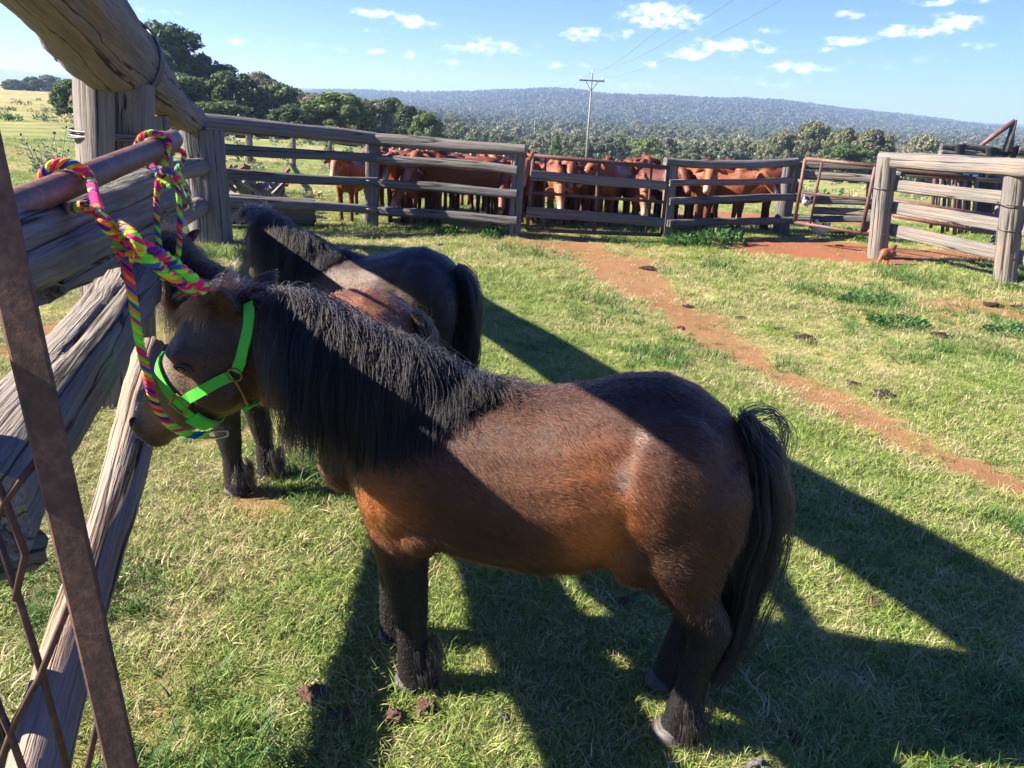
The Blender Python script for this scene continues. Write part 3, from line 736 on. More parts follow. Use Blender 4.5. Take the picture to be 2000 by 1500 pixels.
for k, (y0, y1) in enumerate(((289, 309), (336, 355), (391, 411))):
    rail_px(bf, 'rail', (384, y0), YA, (736, y1), YB - .12, .072 if k != 2 else .066, .055, W_dark if k != 2 else W_grey, 33 + k)
for k, (y0, y1) in enumerate(((312, 333), (358, 379), (411, 431))):
    rail_px(bf, 'rail', (738, y0), YB - .12, (1010, y1), YC - .1, .058, .056, W_grey if k == 0 else W_dark, 36 + k)
for (x_, y_) in ((729, 300), (729, 350), (729, 405)):
    c = at(x_, y_, 10.78); rod('wire', [c + Vector((math.cos(a) * .13, .05 - abs(math.sin(a)) * .0 + math.sin(a) * .2, .01 * math.sin(a))) for a in np.linspace(0, 6.283, 17)], .007, M_wire, bf, 5)
# cattle gate: pipe frame with two timber boards
cg = empty('cattle_gate', tuple(gp(1165, 462)), 'rusty pipe gate with two grey boards penning most of the cattle', 'gate')
YG0, YG1 = 10.45, 10.75
def gq(px, py): return at(px, py, YG0 + (px - 1034) / (1300 - 1034) * (YG1 - YG0))
for pts, r_ in (([(1042, 304), (1306, 328)], .028), ([(1042, 304), (1030, 449)], .026), ([(1306, 328), (1292, 458)], .026), ([(1030, 449), (1292, 459)], .026), ([(1035, 376), (1300, 395)], .02)):
    rod('frame_pipe', [gq(*pts[0]), gq(*[(a + b_) / 2 for a, b_ in zip(*pts)]), gq(*pts[1])], r_, M_rust, cg, 8)
for (x0, y0, x1, y1, r_) in ((1066, 307, 1060, 452, .014), (1171, 317, 1160, 455, .024), (1273, 326, 1262, 456, .015)):
    rod('upright', [gq(x0, y0), gq((x0 + x1) / 2, (y0 + y1) / 2), gq(x1, y1)], r_, M_rust, cg, 8)
def board(parent, a, b_, half, mat, seed, fn=gq, off=-.035, thick=.022, name='board'):
    p0, p1 = fn(*a) + Vector((0, off, 0)), fn(*b_) + Vector((0, off, 0))
    return log(name, p0, p1, half, half * .95, mat, parent, seed, roll=0, square=.9, cracks=3, rough=.03, bend=.006, na=28, nl=26, flat=thick / half)
# track quaternion puts local Y near vertical, so a flat board is rolled a quarter turn
def board(parent, a, b_, half, mat, seed, fn=gq, off=-.035, thick=.022, name='board'):
    p0, p1 = fn(*a) + Vector((0, off, 0)), fn(*b_) + Vector((0, off, 0)); d = (p1 - p0)
    me = log_mesh(d.length, half, half * .95, seed, square=.9, cracks=3, rough=.03, bend=.005, na=28, nl=26, flat=thick / half)
    o = bpy.data.objects.new(name, me); COL.objects.link(o); me.materials.append(mat); o.parent = parent
    z = d.normalized(); x = (Vector((0, 0, 1)) - z * z.z).normalized(); y = z.cross(x)
    o.matrix_local = Matrix.Translation(p0 - parent.location) @ Matrix((x, y, z)).transposed().to_4x4()
    me.polygons.foreach_set('use_smooth', np.ones(len(me.polygons), dtype=bool)); me.set_sharp_from_angle(angle=math.radians(45))
    return o
board(cg, (1036, 342), (1300, 362), .062, W_grey, 41)
board(cg, (1028, 413), (1296, 434), .068, W_dark, 42)
# short rail fence right of the gate
sf = empty('rail_fence', tuple(gp(1410, 460)), 'short dark rail fence between the cattle gate and the open rusty gate', 'fence')
fence_post(sf, 1300, 462, 1312, 318, 23, W_grey, 51)
fence_post(sf, 1524, 456, 1547, 314, 26, W_dark, 52)
YS0, YS1 = 11.1, 11.9
rail_px(sf, 'top_rail', (1299, 315), YS0, (1556, 315), YS1, .055, .060, W_grey, 53, square=.1, bend=.02)
for k, (y0, y1, m_) in enumerate(((357, 352, W_pale), (394, 385, W_dark), (436, 430, W_dark))):
    rail_px(sf, 'rail', (1306, y0), YS0 - .1, (1548, y1), YS1 - .1, .043 if k == 0 else .05, .043 if k == 0 else .05, m_, 54 + k)
rod('wire', bez([at(1306, 330, 11.0), at(1303, 400, 11.0), at(1297, 462, 11.0)]), .012, M_wire, sf, 5)
# fence behind the open gate
of = empty('rail_fence', tuple(gp(1640, 452)), 'pale rail fence seen through the open rusty gate', 'fence')
YO0, YO1 = 12.0, 11.6
fence_post(of, 1702, 470, 1712, 330, 26, W_pale, 61)
for k, (a, b_, m_, r_) in enumerate((((1556, 322), (1722, 326), W_dark, .055), ((1556, 341), (1716, 350), W_pale, .06), ((1548, 387), (1710, 393), W_dark, .06), ((1590, 412), (1706, 418), W_pale, .055), ((1545, 425), (1704, 428), W_dark, .05))):
    rail_px(of, 'rail', a, YO0, b_, YO1, r_, r_, m_, 62 + k)
# open rusty gate
og = empty('pipe_gate', tuple(gp(1630, 462)), 'narrow rusty pipe gate standing open beside the tall right post', 'gate')
def oq(px, py): return at(px, py, 11.0 - (px - 1560) / 150 * .7)
for pts, r_ in (([(1573, 310), (1712, 324)], .026), ([(1573, 310), (1552, 432)], .026), ([(1710, 324), (1682, 458)], .026), ([(1552, 434), (1700, 458)], .024), ([(1568, 376), (1706, 392)], .018), ([(1606, 314), (1582, 438)], .018)):
    rod('frame_pipe', [oq(*pts[0]), oq(*[(a + b_) / 2 for a, b_ in zip(*pts)]), oq(*pts[1])], r_, M_rust if r_ < .02 else M_rustp, og, 8)
# right fence: round pale posts wired to heavy boards
rf = empty('board_fence', tuple(gp(1830, 520)), 'pale weathered fence of round posts and heavy boards at the right edge', 'fence')
_, R1 = fence_post(rf, 1712, 504, 1733, 306, 34, W_pale, 71, round_=True)
_, R2 = fence_post(rf, 1962, 551, 1985, 338, 40, W_pale, 72, round_=True)
def rq(px, py): return at(px, py, R1.y + (px - 1720) / (1975 - 1720) * (R2.y - R1.y) + .10)
log('top_log', rq(1722, 312), rq(2130, 338), .095, .10, W_pale, rf, 73, cracks=6, rough=.06, bend=.01, na=28, nl=34, square=.3)
for k, (a, b_, h_) in enumerate((((1738, 362), (2120, 402), .075), ((1736, 404), (2120, 466), .075), ((1734, 448), (2110, 528), .080))):
    board(rf, a, b_, h_, W_pale, 74 + k, rq, .0, .03, 'rail')
for (P_, ys) in ((R1, (367, 405, 455)), (R2, (398, 448, 500))):
    for yy in ys:
        q = at(1725 if P_ is R1 else 1972, yy, P_.y); r_ = .125 if P_ is R1 else .125
        rod('wire', [Vector((q.x, P_.y, q.z)) + Vector((math.cos(a) * r_, math.sin(a) * r_, .01 * math.sin(a))) for a in np.linspace(0, 6.283, 21)], .006, M_wire, rf, 5)

# ------------------------------------------------------------------ animals: smooth bodies grown from lofted sections
def loft(rings, lateral=Vector((0, 1, 0)), seg=20):
    """rings: (center(s,n,z), half size in the side plane, half width across, [axis dir]); sections lie across the path"""
    V = []; Q = []; n = len(rings)
    C_ = [Vector(r_[0]) for r_ in rings]
    for i, r_ in enumerate(rings):
        d = (C_[min(i + 1, n - 1)] - C_[max(i - 1, 0)]).normalized() if len(r_) < 4 else Vector(r_[3]).normalized()
        b_ = (lateral - d * lateral.dot(d)).normalized(); a = b_.cross(d).normalized()
        for k in range(seg):
            th = 2 * math.pi * k / seg; V.append(C_[i] + a * (math.cos(th) * r_[1]) + b_ * (math.sin(th) * r_[2]))
    for i in range(n - 1):
        for k in range(seg):
            k2 = (k + 1) % seg; Q.append((i * seg + k, i * seg + k2, (i + 1) * seg + k2, (i + 1) * seg + k))
    Q.append(tuple(range(seg))[::-1]); Q.append(tuple((n - 1) * seg + k for k in range(seg)))
    return [tuple(v) for v in V], Q
def ball(c, r3, seg=12):
    bm = bmesh.new(); bmesh.ops.create_uvsphere(bm, u_segments=seg, v_segments=seg // 2 + 2, radius=1.0)
    v = [(c[0] + p.co.x * r3[0], c[1] + p.co.y * r3[1], c[2] + p.co.z * r3[2]) for p in bm.verts]; bm.verts.index_update()
    f = [tuple(x.index for x in fc.verts) for fc in bm.faces]; bm.free(); return v, f
def grow(parts, voxel, smooth=6, fac=.5):
    """join overlapping sections into one continuous smooth skin"""
    V = []; Fq = []
    for v, f in parts:
        n = len(V); V += v; Fq += [tuple(i + n for i in q) for q in f]
    me = mesh('tmp', V, Fq)
    bm = bmesh.new(); bm.from_mesh(me); bmesh.ops.recalc_face_normals(bm, faces=bm.faces); bm.to_mesh(me); bm.free()
    o = bpy.data.objects.new('tmp', me); COL.objects.link(o)
    md = o.modifiers.new('r', 'REMESH'); md.mode = 'VOXEL'; md.voxel_size = voxel; md.adaptivity = 0
    ms_ = o.modifiers.new('s', 'SMOOTH'); ms_.factor = fac; ms_.iterations = smooth
    dg = bpy.context.evaluated_depsgraph_get(); dg.update()
    out = bpy.data.meshes.new_from_object(o.evaluated_get(dg), depsgraph=dg)
    bpy.data.objects.remove(o); bpy.data.meshes.remove(me)
    return out
def verts_np(me):
    a = np.empty(len(me.vertices) * 3, np.float32); me.vertices.foreach_get('co', a); return a.reshape(-1, 3)
def set_verts(me, a):
    me.vertices.foreach_set('co', np.asarray(a, np.float32).ravel()); me.update()
def bend_head(P, s0, s1, ang, dz=0.0):
    """turn everything ahead of s0 sideways, gradually up to ang at s1 (s decreases towards the head)"""
    P = np.array(P, float); s = P[..., 0]
    if abs(ang) < 1e-6 and dz == 0: return P
    # integrate along an arc
    L = s0 - s1; u = np.clip((s0 - s) / L, 0, None); uc = np.minimum(u, 1)
    R = L / ang if abs(ang) > 1e-6 else 1e9
    th = uc * ang; cx = s0 - R * np.sin(th); cyy = R * (1 - np.cos(th)); ext = np.maximum(u - 1, 0) * L
    n = P[..., 1]
    x2 = cx - ext * np.cos(th) + n * np.sin(th) * 1.0; y2 = cyy + ext * np.sin(th) + n * np.cos(th)
    out = P.copy(); m = s < s0
    out[..., 0] = np.where(m, x2, P[..., 0]); out[..., 1] = np.where(m, y2, n); out[..., 2] = P[..., 2] + dz * uc
    return out
def hair(name, strands, mat, parent, r_root, r_tip, cols):
    """strands (k, n, 3) in the parent's local space"""
    k, n, _ = strands.shape
    hc = bpy.data.hair_curves.new(name); hc.add_curves([n] * k)
    hc.attributes['position'].data.foreach_set('vector', np.ascontiguousarray(strands, np.float32).ravel())
    rad = np.tile(np.linspace(r_root, r_tip, n), k).astype(np.float32)
    ra = hc.attributes.get('radius') or hc.attributes.new('radius', 'FLOAT', 'POINT'); ra.data.foreach_set('value', rad)
    ca = hc.attributes.new('col', 'FLOAT_COLOR', 'CURVE'); ca.data.foreach_set('color', np.concatenate([cols, np.ones((k, 1))], 1).astype(np.float32).ravel())
    o = bpy.data.objects.new(name, hc); COL.objects.link(o); hc.materials.append(mat); o.parent = parent
    return o
def hair_mat(name, rough=.35):
    m = bpy.data.materials.new(name); m.use_nodes = True; t = m.node_tree; t.nodes.clear()
    h = t.nodes.new('ShaderNodeBsdfHairPrincipled'); h.parametrization = 'COLOR'
    h.inputs['IOR'].default_value = 1.36; h.inputs['Roughness'].default_value = rough; h.inputs['Radial Roughness'].default_value = .55
    a = attr(t, 'col'); t.links.new(a.outputs['Color'], h.inputs['Color'])
    o_ = t.nodes.new('ShaderNodeOutputMaterial'); t.links.new(h.outputs[0], o_.inputs['Surface']); return m
M_fur = hair_mat('pony_fur', .42); M_mane = hair_mat('pony_mane', .48)
M_hide, t, b = new_mat('pony_hide', rough=.5, spec=.35); ca = attr(t, 'col')
hn = tex_noise(t, objco(t, (55, 120, 150)), 1., 4, .6, .8); hn2 = tex_noise(t, objco(t), 9, 4, .6)
t.links.new(mixc(t, 1.0, mixc(t, 1.0, ca.outputs['Color'], ramp(t, hn, [(.3, (.9, .9, .9)), (.7, (2.0, 1.9, 1.8))]), 'MULTIPLY'), ramp(t, hn2, [(.3, (.75, .75, .75)), (.7, (1.2, 1.2, 1.2))]), 'MULTIPLY'), b.inputs['Base Color'])
bump(t, b, hn, .5, .004)
M_eye, _, _ = new_mat('wet_eye', (.006, .004, .004), .08, .6)
M_horn, t, b = new_mat('hoof_horn', rough=.55, spec=.3)
t.links.new(ramp(t, tex_noise(t, objco(t, (20, 20, 90)), 1, 3), [(.35, (.03, .027, .024)), (.7, (.13, .112, .095))]), b.inputs['Base Color'])

PONY_AX = (.981, -.196)
def leg_rings(spec, n0, shift):
    """spec (z, s, half length, half width); shift moves the foot fore/aft, fading out at the top"""
    return [((s + shift * min(1, max(0, (.72 - z) / .5)), n0 * (1 - .12 * (.7 - z)), z), hs, hn, (0, 0, -1)) for z, s, hs, hn in spec]
HIND = [(.88, .35, .14, .09), (.80, .365, .155, .108), (.68, .365, .155, .105), (.58, .36, .132, .088), (.50, .388, .090, .066), (.44, .437, .074, .054), (.39, .468, .064, .048),
        (.33, .468, .050, .042), (.24, .452, .041, .037), (.17, .442, .043, .039), (.115, .440, .052, .046), (.06, .432, .054, .048), (.02, .428, .062, .055), (.0, .427, .064, .056)]
FORE = [(.84, -.40, .11, .06), (.72, -.42, .125, .078), (.60, -.42, .108, .078), (.50, -.414, .086, .069), (.42, -.405, .072, .060), (.34, -.395, .061, .053),
        (.27, -.388, .056, .050), (.20, -.382, .043, .040), (.13, -.378, .049, .044), (.07, -.370, .055, .049), (.02, -.360, .066, .058), (.0, -.360, .066, .058)]
TORSO = [(-.605, .90, .64, .075), (-.55, .955, .555, .135), (-.45, .975, .495, .178), (-.32, .978, .468, .205), (-.18, .972, .456, .235), (-.04, .978, .452, .25),
         (.08, 1.008, .465, .245), (.18, 1.045, .50, .222), (.28, 1.058, .56, .215), (.37, 1.025, .60, .205), (.44, .98, .60, .175), (.50, .905, .62, .12), (.53, .82, .66, .06)]
NECK = [((-.34, 0, .80), .19, .15), ((-.45, 0, .84), .215, .145), ((-.58, 0, .915), .19, .115), ((-.70, 0, .985), .165, .098), ((-.80, 0, 1.03), .148, .09), ((-.89, 0, 1.05), .13, .085)]
HEAD = [((-.87, 0, 1.075), .105, .07), ((-.92, 0, 1.025), .148, .088), ((-1.005, 0, .955), .155, .096), ((-1.065, 0, .897), .138, .083), ((-1.12, 0, .842), .115, .068), ((-1.185, 0, .783), .092, .058),
        ((-1.235, 0, .738), .075, .060), ((-1.265, 0, .712), .066, .058), ((-1.292, 0, .688), .042, .042)]
def pony_body(shifts, ears=True):
    parts = [loft([((s, 0, (zt + zb) / 2), (zt - zb) / 2, w, (1, 0, 0)) for s, zt, zb, w in TORSO])]
    for n0, sh in ((-.115, shifts[0]), (.115, shifts[1])): parts.append(loft(leg_rings(HIND, n0, sh)))
    for n0, sh in ((-.10, shifts[2]), (.10, shifts[3])): parts.append(loft(leg_rings(FORE, n0, sh)))
    parts.append(loft(NECK)); parts.append(loft(HEAD))
    for sg in (-1, 1):
        parts.append(ball((.31, sg * .125, .80), (.17, .115, .21))); parts.append(ball((-.42, sg * .125, .70), (.115, .088, .16)))   # haunch, shoulder
        parts.append(ball((-.34, sg * .14, .56), (.07, .05, .065)))    # elbow
        parts.append(ball((.265, sg * .135, .61), (.10, .062, .10)))                                                                 # stifle
        parts.append(ball((-.985, sg * .062, .90), (.085, .042, .085)))                                                             # cheek
        parts.append(ball((-1.065, sg * .072, .985), (.05, .03, .035)))                                                              # brow over the eye
        parts.append(ball((-1.268, sg * .045, .728), (.03, .022, .03)))                                                              # nostril wing
        if ears:
            parts.append(loft([((-.925, sg * .055, 1.12), .035, .026), ((-.915, sg * .088, 1.155), .043, .022), ((-.90, sg * .118, 1.185), .032, .016), ((-.885, sg * .142, 1.205), .008, .007)]))
    parts.append(ball((-1.245, 0, .675), (.045, .042, .028)))   # chin
    parts.append(ball((-.60, 0, .70), (.09, .12, .10)))         # breast
    me = grow(parts, .0090, 10, .5)
    return me
def region(P, c, r_):
    d = ((P - np.array(c)) / np.array(r_)) ** 2; return np.exp(-d.sum(-1))
def mixarr(a, b_, f): return a * (1 - f[:, None]) + np.array(b_) * f[:, None]
def bay_colour(P, base=(.026, .0095, .0047), warm=(.25, .078, .016), dark=(.012, .0065, .0048), seed=0):
    nn = .5 * fbm(P[:, 0] * 9 + seed, P[:, 2] * 9 + P[:, 1] * 5, 3) + .5 * fbm(P[:, 0] * 34 + seed, P[:, 2] * 16 + P[:, 1] * 12, 3)
    col = np.tile(np.array(base), (len(P), 1)) * (.30 + 1.4 * nn)[:, None]
    col = mixarr(col, dark, .55 * sstep(.93, 1.05, P[:, 2]) * sstep(.0, .15, P[:, 0]))
    A_ = np.abs(P[:, 1])
    Q = np.stack([P[:, 0], A_, P[:, 2]], 1)
    col = mixarr(col, warm, 1.0 * region(Q, (.15, .22, .69), (.085, .13, .18)))
    col = mixarr(col, warm, .75 * region(Q, (-.43, .18, .66), (.10, .12, .12)))
    col = mixarr(col, (.12, .052, .02), .6 * sstep(.53, .46, P[:, 2]) * (np.abs(P[:, 0]) < .3))
    col = mixarr(col, (.10, .04, .014), .5 * region(Q, (.02, .2, .80), (.2, .2, .12)))
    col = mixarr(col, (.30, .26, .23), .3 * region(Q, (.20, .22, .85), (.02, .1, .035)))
    col = mixarr(col, (.0065, .0048, .0044), sstep(.54, .40, P[:, 2]) * (P[:, 0] > -.7) * (1 - (np.abs(P[:, 0]) < .29)))
    head = sstep(-.86, -.96, P[:, 0])
    col = mixarr(col, (.040, .024, .016), head * .9)
    col = mixarr(col, (.16, .135, .12), head * .9 * region(Q, (-1.16, .02, .905), (.065, .08, .085)))
    col = mixarr(col, (.15, .078, .042), head * .85 * region(Q, (-1.18, .06, .77), (.075, .06, .05)))
    col = mixarr(col, (.10, .05, .028), head * .85 * region(Q, (-1.045, .09, .955), (.055, .05, .035)))
    col = mixarr(col, (.010, .008, .008), sstep(-1.235, -1.275, P[:, 0]))
    return np.clip(col, .004, .9)
def black_colour(P, seed=0):
    nn = fbm(P[:, 0] * 9 + seed, P[:, 2] * 9, 3)
    col = np.tile(np.array((.012, .010, .010)), (len(P), 1)) * (.7 + .6 * nn)[:, None]
    Q = np.stack([P[:, 0], np.abs(P[:, 1]), P[:, 2]], 1)
    return mixarr(col, (.10, .055, .034), .85 * region(Q, (-.05, .23, .80), (.25, .14, .22)))  # sunlit brown patch painted into the black coat on the side
def chestnut_colour(P, seed=0):
    c = bay_colour(P, (.10, .036, .013), (.16, .06, .02), (.075, .028, .012), seed)
    return c
def surface_samples(me, k, rs):
    n = len(me.polygons); v = verts_np(me)
    me.calc_loop_triangles(); tr = np.empty(len(me.loop_triangles) * 3, np.int32); me.loop_triangles.foreach_get('vertices', tr); tr = tr.reshape(-1, 3)
    a, b_, c = v[tr[:, 0]], v[tr[:, 1]], v[tr[:, 2]]; cr = np.cross(b_ - a, c - a); ar = np.linalg.norm(cr, axis=1)
    pick = rs.choice(len(tr), k, p=ar / ar.sum()); u = rs.rand(k); w = rs.rand(k); f = u + w > 1; u[f] = 1 - u[f]; w[f] = 1 - w[f]
    p = a[pick] + (b_ - a)[pick] * u[:, None] + (c - a)[pick] * w[:, None]; nn = cr[pick] / ar[pick][:, None]
    return p, nn
def unit(a): return a / np.maximum(np.linalg.norm(a, axis=-1, keepdims=True), 1e-9)
def fall(roots, dirs, lens, bvh, npts, grav, rs, clear=.006, stiff=.0, sway=None):
    """let strands fall from roots under gravity, sliding over the body"""
    K = len(roots); out = np.zeros((K, npts, 3)); out[:, 0] = roots; d = unit(dirs.copy()); p = roots.copy()
    step = (lens / (npts - 1))[:, None]
    for i in range(1, npts):
        g = np.array([0, 0, -1.0]); d = unit(d * (1 - grav) + g * grav + rs.normal(0, .075, d.shape) + (0 if sway is None else sway * .10 * i / npts))
        q = p + d * step
        for j in range(K):
            loc, nor, idx, dist = bvh.find_nearest(Vector(q[j]), .12)
            if loc is None: continue
            nv = Vector(q[j]) - loc; sd = nv.dot(nor)
            if sd < clear:
                q[j] = np.array(loc + nor * (clear + .004 * rs.rand()))
        d = unit(.5 * d + .5 * unit(q - p)); p = q; out[:, i] = p
    return out
def strand_children(guides, per, spread, rs, tip=.5):
    """hairs gathered round guide strands"""
    K, n, _ = guides.shape; idx = np.repeat(np.arange(K), per); g = guides[idx]
    off = rs.normal(0, 1, (len(idx), 1, 3)) * spread * np.linspace(1, tip, n)[None, :, None]
    wv = rs.normal(0, 1, (len(idx), 1, 3)) * np.sin(np.linspace(0, 1, n) * rs.uniform(3, 9, (len(idx), 1)) + rs.rand(len(idx), 1) * 6)[:, :, None] * spread * .18
    return g + off + wv * np.linspace(0, 1, n)[None, :, None], idx
def make_pony(label, origin, yaw, scale, colour, seed, ears=True, tail_len=1.0, shifts=(0, -.03, 0, -.13), bend=0., fur=105000, mane_col=(.0032, .0030, .0036), mane_side=-1, n_mane=1000, mane_per=16, tail=True, tip_col=(.030, .015, .009), dz=0.):
    rs = np.random.RandomState(seed)
    e = empty('pony', origin, label, 'pony', 'ponies tied along the fence'); e.rotation_euler = (0, 0, yaw); e.scale = (scale,) * 3
    me = pony_body(shifts, ears); P0 = verts_np(me); col = colour(P0, seed=seed)
    flow_p = lambda Q: bend_head(Q, -.42, -.86, bend, dz)
    P = flow_p(P0); set_verts(me, P); set_attr(me, 'col', col)
    me.materials.append(M_hide)
    body = link('body', me, None, None); body.parent = e
    bvh = BVHTree.FromPolygons([tuple(v) for v in P], [tuple(p.vertices) for p in me.polygons])
    # coat: sample on the unbent body so that the colours and the lie of the hair follow the anatomy
    me0 = me.copy(); set_verts(me0, P0); p, nn = surface_samples(me0, fur, rs); bpy.data.meshes.remove(me0)
    c = colour(p, seed=seed) * (.65 + .8 * rs.rand(len(p)))[:, None]
    c[rs.rand(len(p)) < .08] *= 2.0
    flow = np.tile(np.array([.85, 0, -.55]), (len(p), 1)); flow[p[:, 2] < .48] = (.1, 0, -1)
    h = p[:, 0] < -.9; flow[h] = (.55, 0, .55)
    belly = (p[:, 2] < .55) & (np.abs(p[:, 0]) < .3); flow[belly] = (.6, 0, -.8)
    ang = (fbm(p[:, 0] * 6 + seed, p[:, 2] * 6 + p[:, 1] * 4, 2) - .5) * 1.6
    fx = flow[:, 0] * np.cos(ang) - flow[:, 2] * np.sin(ang); fz = flow[:, 0] * np.sin(ang) + flow[:, 2] * np.cos(ang); flow = np.stack([fx, flow[:, 1], fz], 1)
    tg = unit(flow - nn * (flow * nn).sum(1)[:, None] + rs.normal(0, .16, p.shape))
    L = np.full(len(p), .016); L[p[:, 2] < .42] = .012; L[belly] = .032; L[h] = .009; L[(p[:, 0] < -1.15)] = .005
    L[(p[:, 2] < .03)] = .004
    L *= rs.uniform(.6, 1.3, len(p)) * (.6 + .9 * fbm(p[:, 0] * 14, p[:, 2] * 14 + 3, 2)); lift = .09 + .10 * rs.rand(len(p))
    st = np.stack([p - nn * .002, p + (tg * .55 + nn * lift[:, None]) * L[:, None] * .55, p + (tg * 1.0 + nn * (lift * .95)[:, None]) * L[:, None]], 1)
    st = flow_p(st)
    hair('coat', st, M_fur, e, .0008, .00025, np.clip(c, .003, .9))
    # mane
    k = n_mane; u = rs.rand(k)
    s_ = -.80 + .63 * u; crest = np.interp(s_, [-.98, -.9, -.8, -.7, -.58, -.45, -.32, -.18], [1.17, 1.185, 1.172, 1.14, 1.095, 1.045, 1.0, .985])
    side = np.where(rs.rand(k) < .93, mane_side, -mane_side)
    roots = flow_p(np.stack([s_, rs.normal(0, .016, k) + side * .008, crest - .008], 1)); 
    dirs = np.stack([rs.normal(.32, .26, k) + .55 * sstep(-.70, -.84, s_), side * rs.uniform(.5, 1.2, k), rs.uniform(-.05, .35, k)], 1)
    ln = np.interp(s_, [-.95, -.8, -.6, -.42, -.3, -.18], [.40, .43, .43, .33, .18, .08]) * rs.uniform(.45, 1.12, k)
    g = fall(roots, dirs, ln, bvh, 12, .30, rs, .010)
    lead = rs.choice(k, max(20, k // 7), replace=False); own = lead[np.argmin(np.abs(s_[:, None] - s_[lead][None, :]) + 10 * (side[:, None] != side[lead][None, :]), 1)]
    g = g + (g[own] - g) * (np.linspace(0, 1, 12) ** 1.3 * .42)[None, :, None]          # hairs draw together into locks
    st, idx = strand_children(g, mane_per, .013, rs, .75)
    mc = np.array(mane_col)[None, :] * rs.uniform(.6, 1.7, (len(st), 1))
    br = rs.rand(len(st)) < .07; mc[br] = np.array(tip_col) * rs.uniform(.5, 1.2, (br.sum(), 1))
    hair('mane', st, M_mane, e, .0007, .0003, mc)
    # frizzy hair along the crest and forelock
    k = 300; s_ = -.93 + .80 * rs.rand(k); crest = np.interp(s_, [-.98, -.9, -.8, -.7, -.58, -.45, -.32, -.15], [1.17, 1.185, 1.172, 1.14, 1.095, 1.045, 1.0, .985])
    roots = flow_p(np.stack([s_, rs.normal(0, .025, k), crest - .006], 1)); dirs = np.stack([rs.normal(.8, .4, k), rs.normal(0, .7, k), rs.uniform(.0, .5, k)], 1)
    g = fall(roots, dirs, rs.uniform(.03, .10, k), bvh, 8, .22, rs, .004); st, idx = strand_children(g, 9, .008, rs, 1.2)
    hair('crest_hair', st, M_mane, e, .0009, .0004, np.array(tip_col)[None, :] * rs.uniform(.25, 1.1, (len(st), 1)))
    k = 120; roots = flow_p(np.stack([rs.uniform(-.99, -.90, k), rs.normal(-.02, .04, k), np.full(k, 1.165)], 1)); dirs = np.stack([rs.uniform(-1., .1, k), rs.normal(0, .45, k) - .15, rs.uniform(0, .6, k)], 1)
    g = fall(roots, dirs, rs.uniform(.05, .13, k), bvh, 9, .18, rs, .008); st, idx = strand_children(g, 14, .009, rs, .9)
    hair('forelock', st, M_mane, e, .0009, .0004, np.array(tip_col)[None, :] * np.array([2.4, 2.5, 2.6]) * rs.uniform(.2, 1.3, (len(st), 1)))
    # tail
    if tail:
        k = 330; u = rs.rand(k)
        roots = np.stack([np.interp(u, [0, .3, 1], [.485, .535, .545]), rs.normal(0, .022, k), np.interp(u, [0, .3, 1], [.965, .90, .72])], 1)
        dirs = np.stack([rs.uniform(.10, .42, k), rs.normal(0, .12, k), rs.uniform(-.7, .2, k) * (1 - u) - .5 * u], 1)
        ln = rs.uniform(.34, .82, k) * (1 - .25 * u) * tail_len; ln[rs.rand(k) < .10] *= .22
        g = fall(roots, dirs, ln, bvh, 13, .42, rs, .012, sway=np.array([-1.2, 0, 0])); st, idx = strand_children(g, 24, .0105, rs, .7)
        hair('tail', st, M_mane, e, .0010, .0004, np.array(mane_col)[None, :] * rs.uniform(.6, 1.9, (len(st), 1)))
    # feathered fetlocks and hooves
    gs = []
    for (sx, ny, kind_) in ((.427 + shifts[0], -.115, 'h'), (.427 + shifts[1], .115, 'h'), (-.36 + shifts[2], -.10, 'f'), (-.36 + shifts[3], .10, 'f')):
        k = 36; a = rs.uniform(-1.7, 1.7, k); zc = rs.uniform(.07, .18, k); rr = .046
        roots = np.stack([sx + .012 + rr * np.cos(a), ny * .93 + rr * .8 * np.sin(a), zc], 1)
        dirs = np.stack([np.cos(a) * .7 + .35, np.sin(a) * .6, np.full(k, -.9)], 1)
        g = fall(roots, dirs, np.minimum(rs.uniform(.04, .08, k), zc * .8), bvh, 6, .3, rs, .003); gs.append(g)
        hoof = loft([((sx - .004, ny * .92, .048), .052, .047, (0, 0, -1)), ((sx - .012, ny * .92, .02), .066, .056, (0, 0, -1)), ((sx - .016, ny * .92, -.002), .074, .060, (0, 0, -1))], seg=18)
        o_ = link('hoof', mesh('hoof', *hoof), M_horn, None); o_.parent = e
    g = np.concatenate(gs); st, idx = strand_children(g, 11, .007, rs, 1.2)
    cc = np.array((.008, .006, .005))[None, :] * rs.uniform(.5, 3.0, (len(st), 1)); hair('feather', st, M_mane, e, .0010, .0004, cc)
    # eyes, nostrils
    for sg in (-1, 1):
        c0 = flow_p(np.array([[-1.062, sg * .085, .958]]))[0]; loc, nor, _, _ = bvh.find_nearest(Vector(c0)); c1 = loc - nor * .008
        v, f = ball(c1, (.025, .021, .021), 16); eye_ = link('eye', mesh('eye', v, f), M_eye); eye_.parent = e
        lid = []
        ex = nor.cross(Vector((0, 0, 1))).normalized(); ez = ex.cross(nor).normalized()
        for a_ in np.linspace(0, 2 * math.pi, 21): lid.append(loc + nor * (.004 + .004 * math.sin(a_)) + ex * (.027 * math.cos(a_)) + ez * (.017 * math.sin(a_)))
        v, q_ = tube(lid, [.0048] * 21, 7); lm_ = np_mesh('eyelid', v, q_); set_attr(lm_, 'col', np.tile(np.array((.045, .024, .014)), (len(v), 1))); lm_.materials.append(M_hide); o_ = link('eyelid', lm_); o_.parent = eye_
        c0 = flow_p(np.array([[-1.288, sg * .05, .738]]))[0]; loc, nor, _, _ = bvh.find_nearest(Vector(c0))
        v, f = ball(loc - nor * .004, (.013, .010, .021), 10); o_ = link('nostril', mesh('nostril', v, f), M_hole); o_.parent = body
    return e, bvh, flow_p
bpy.context.view_layer.update()
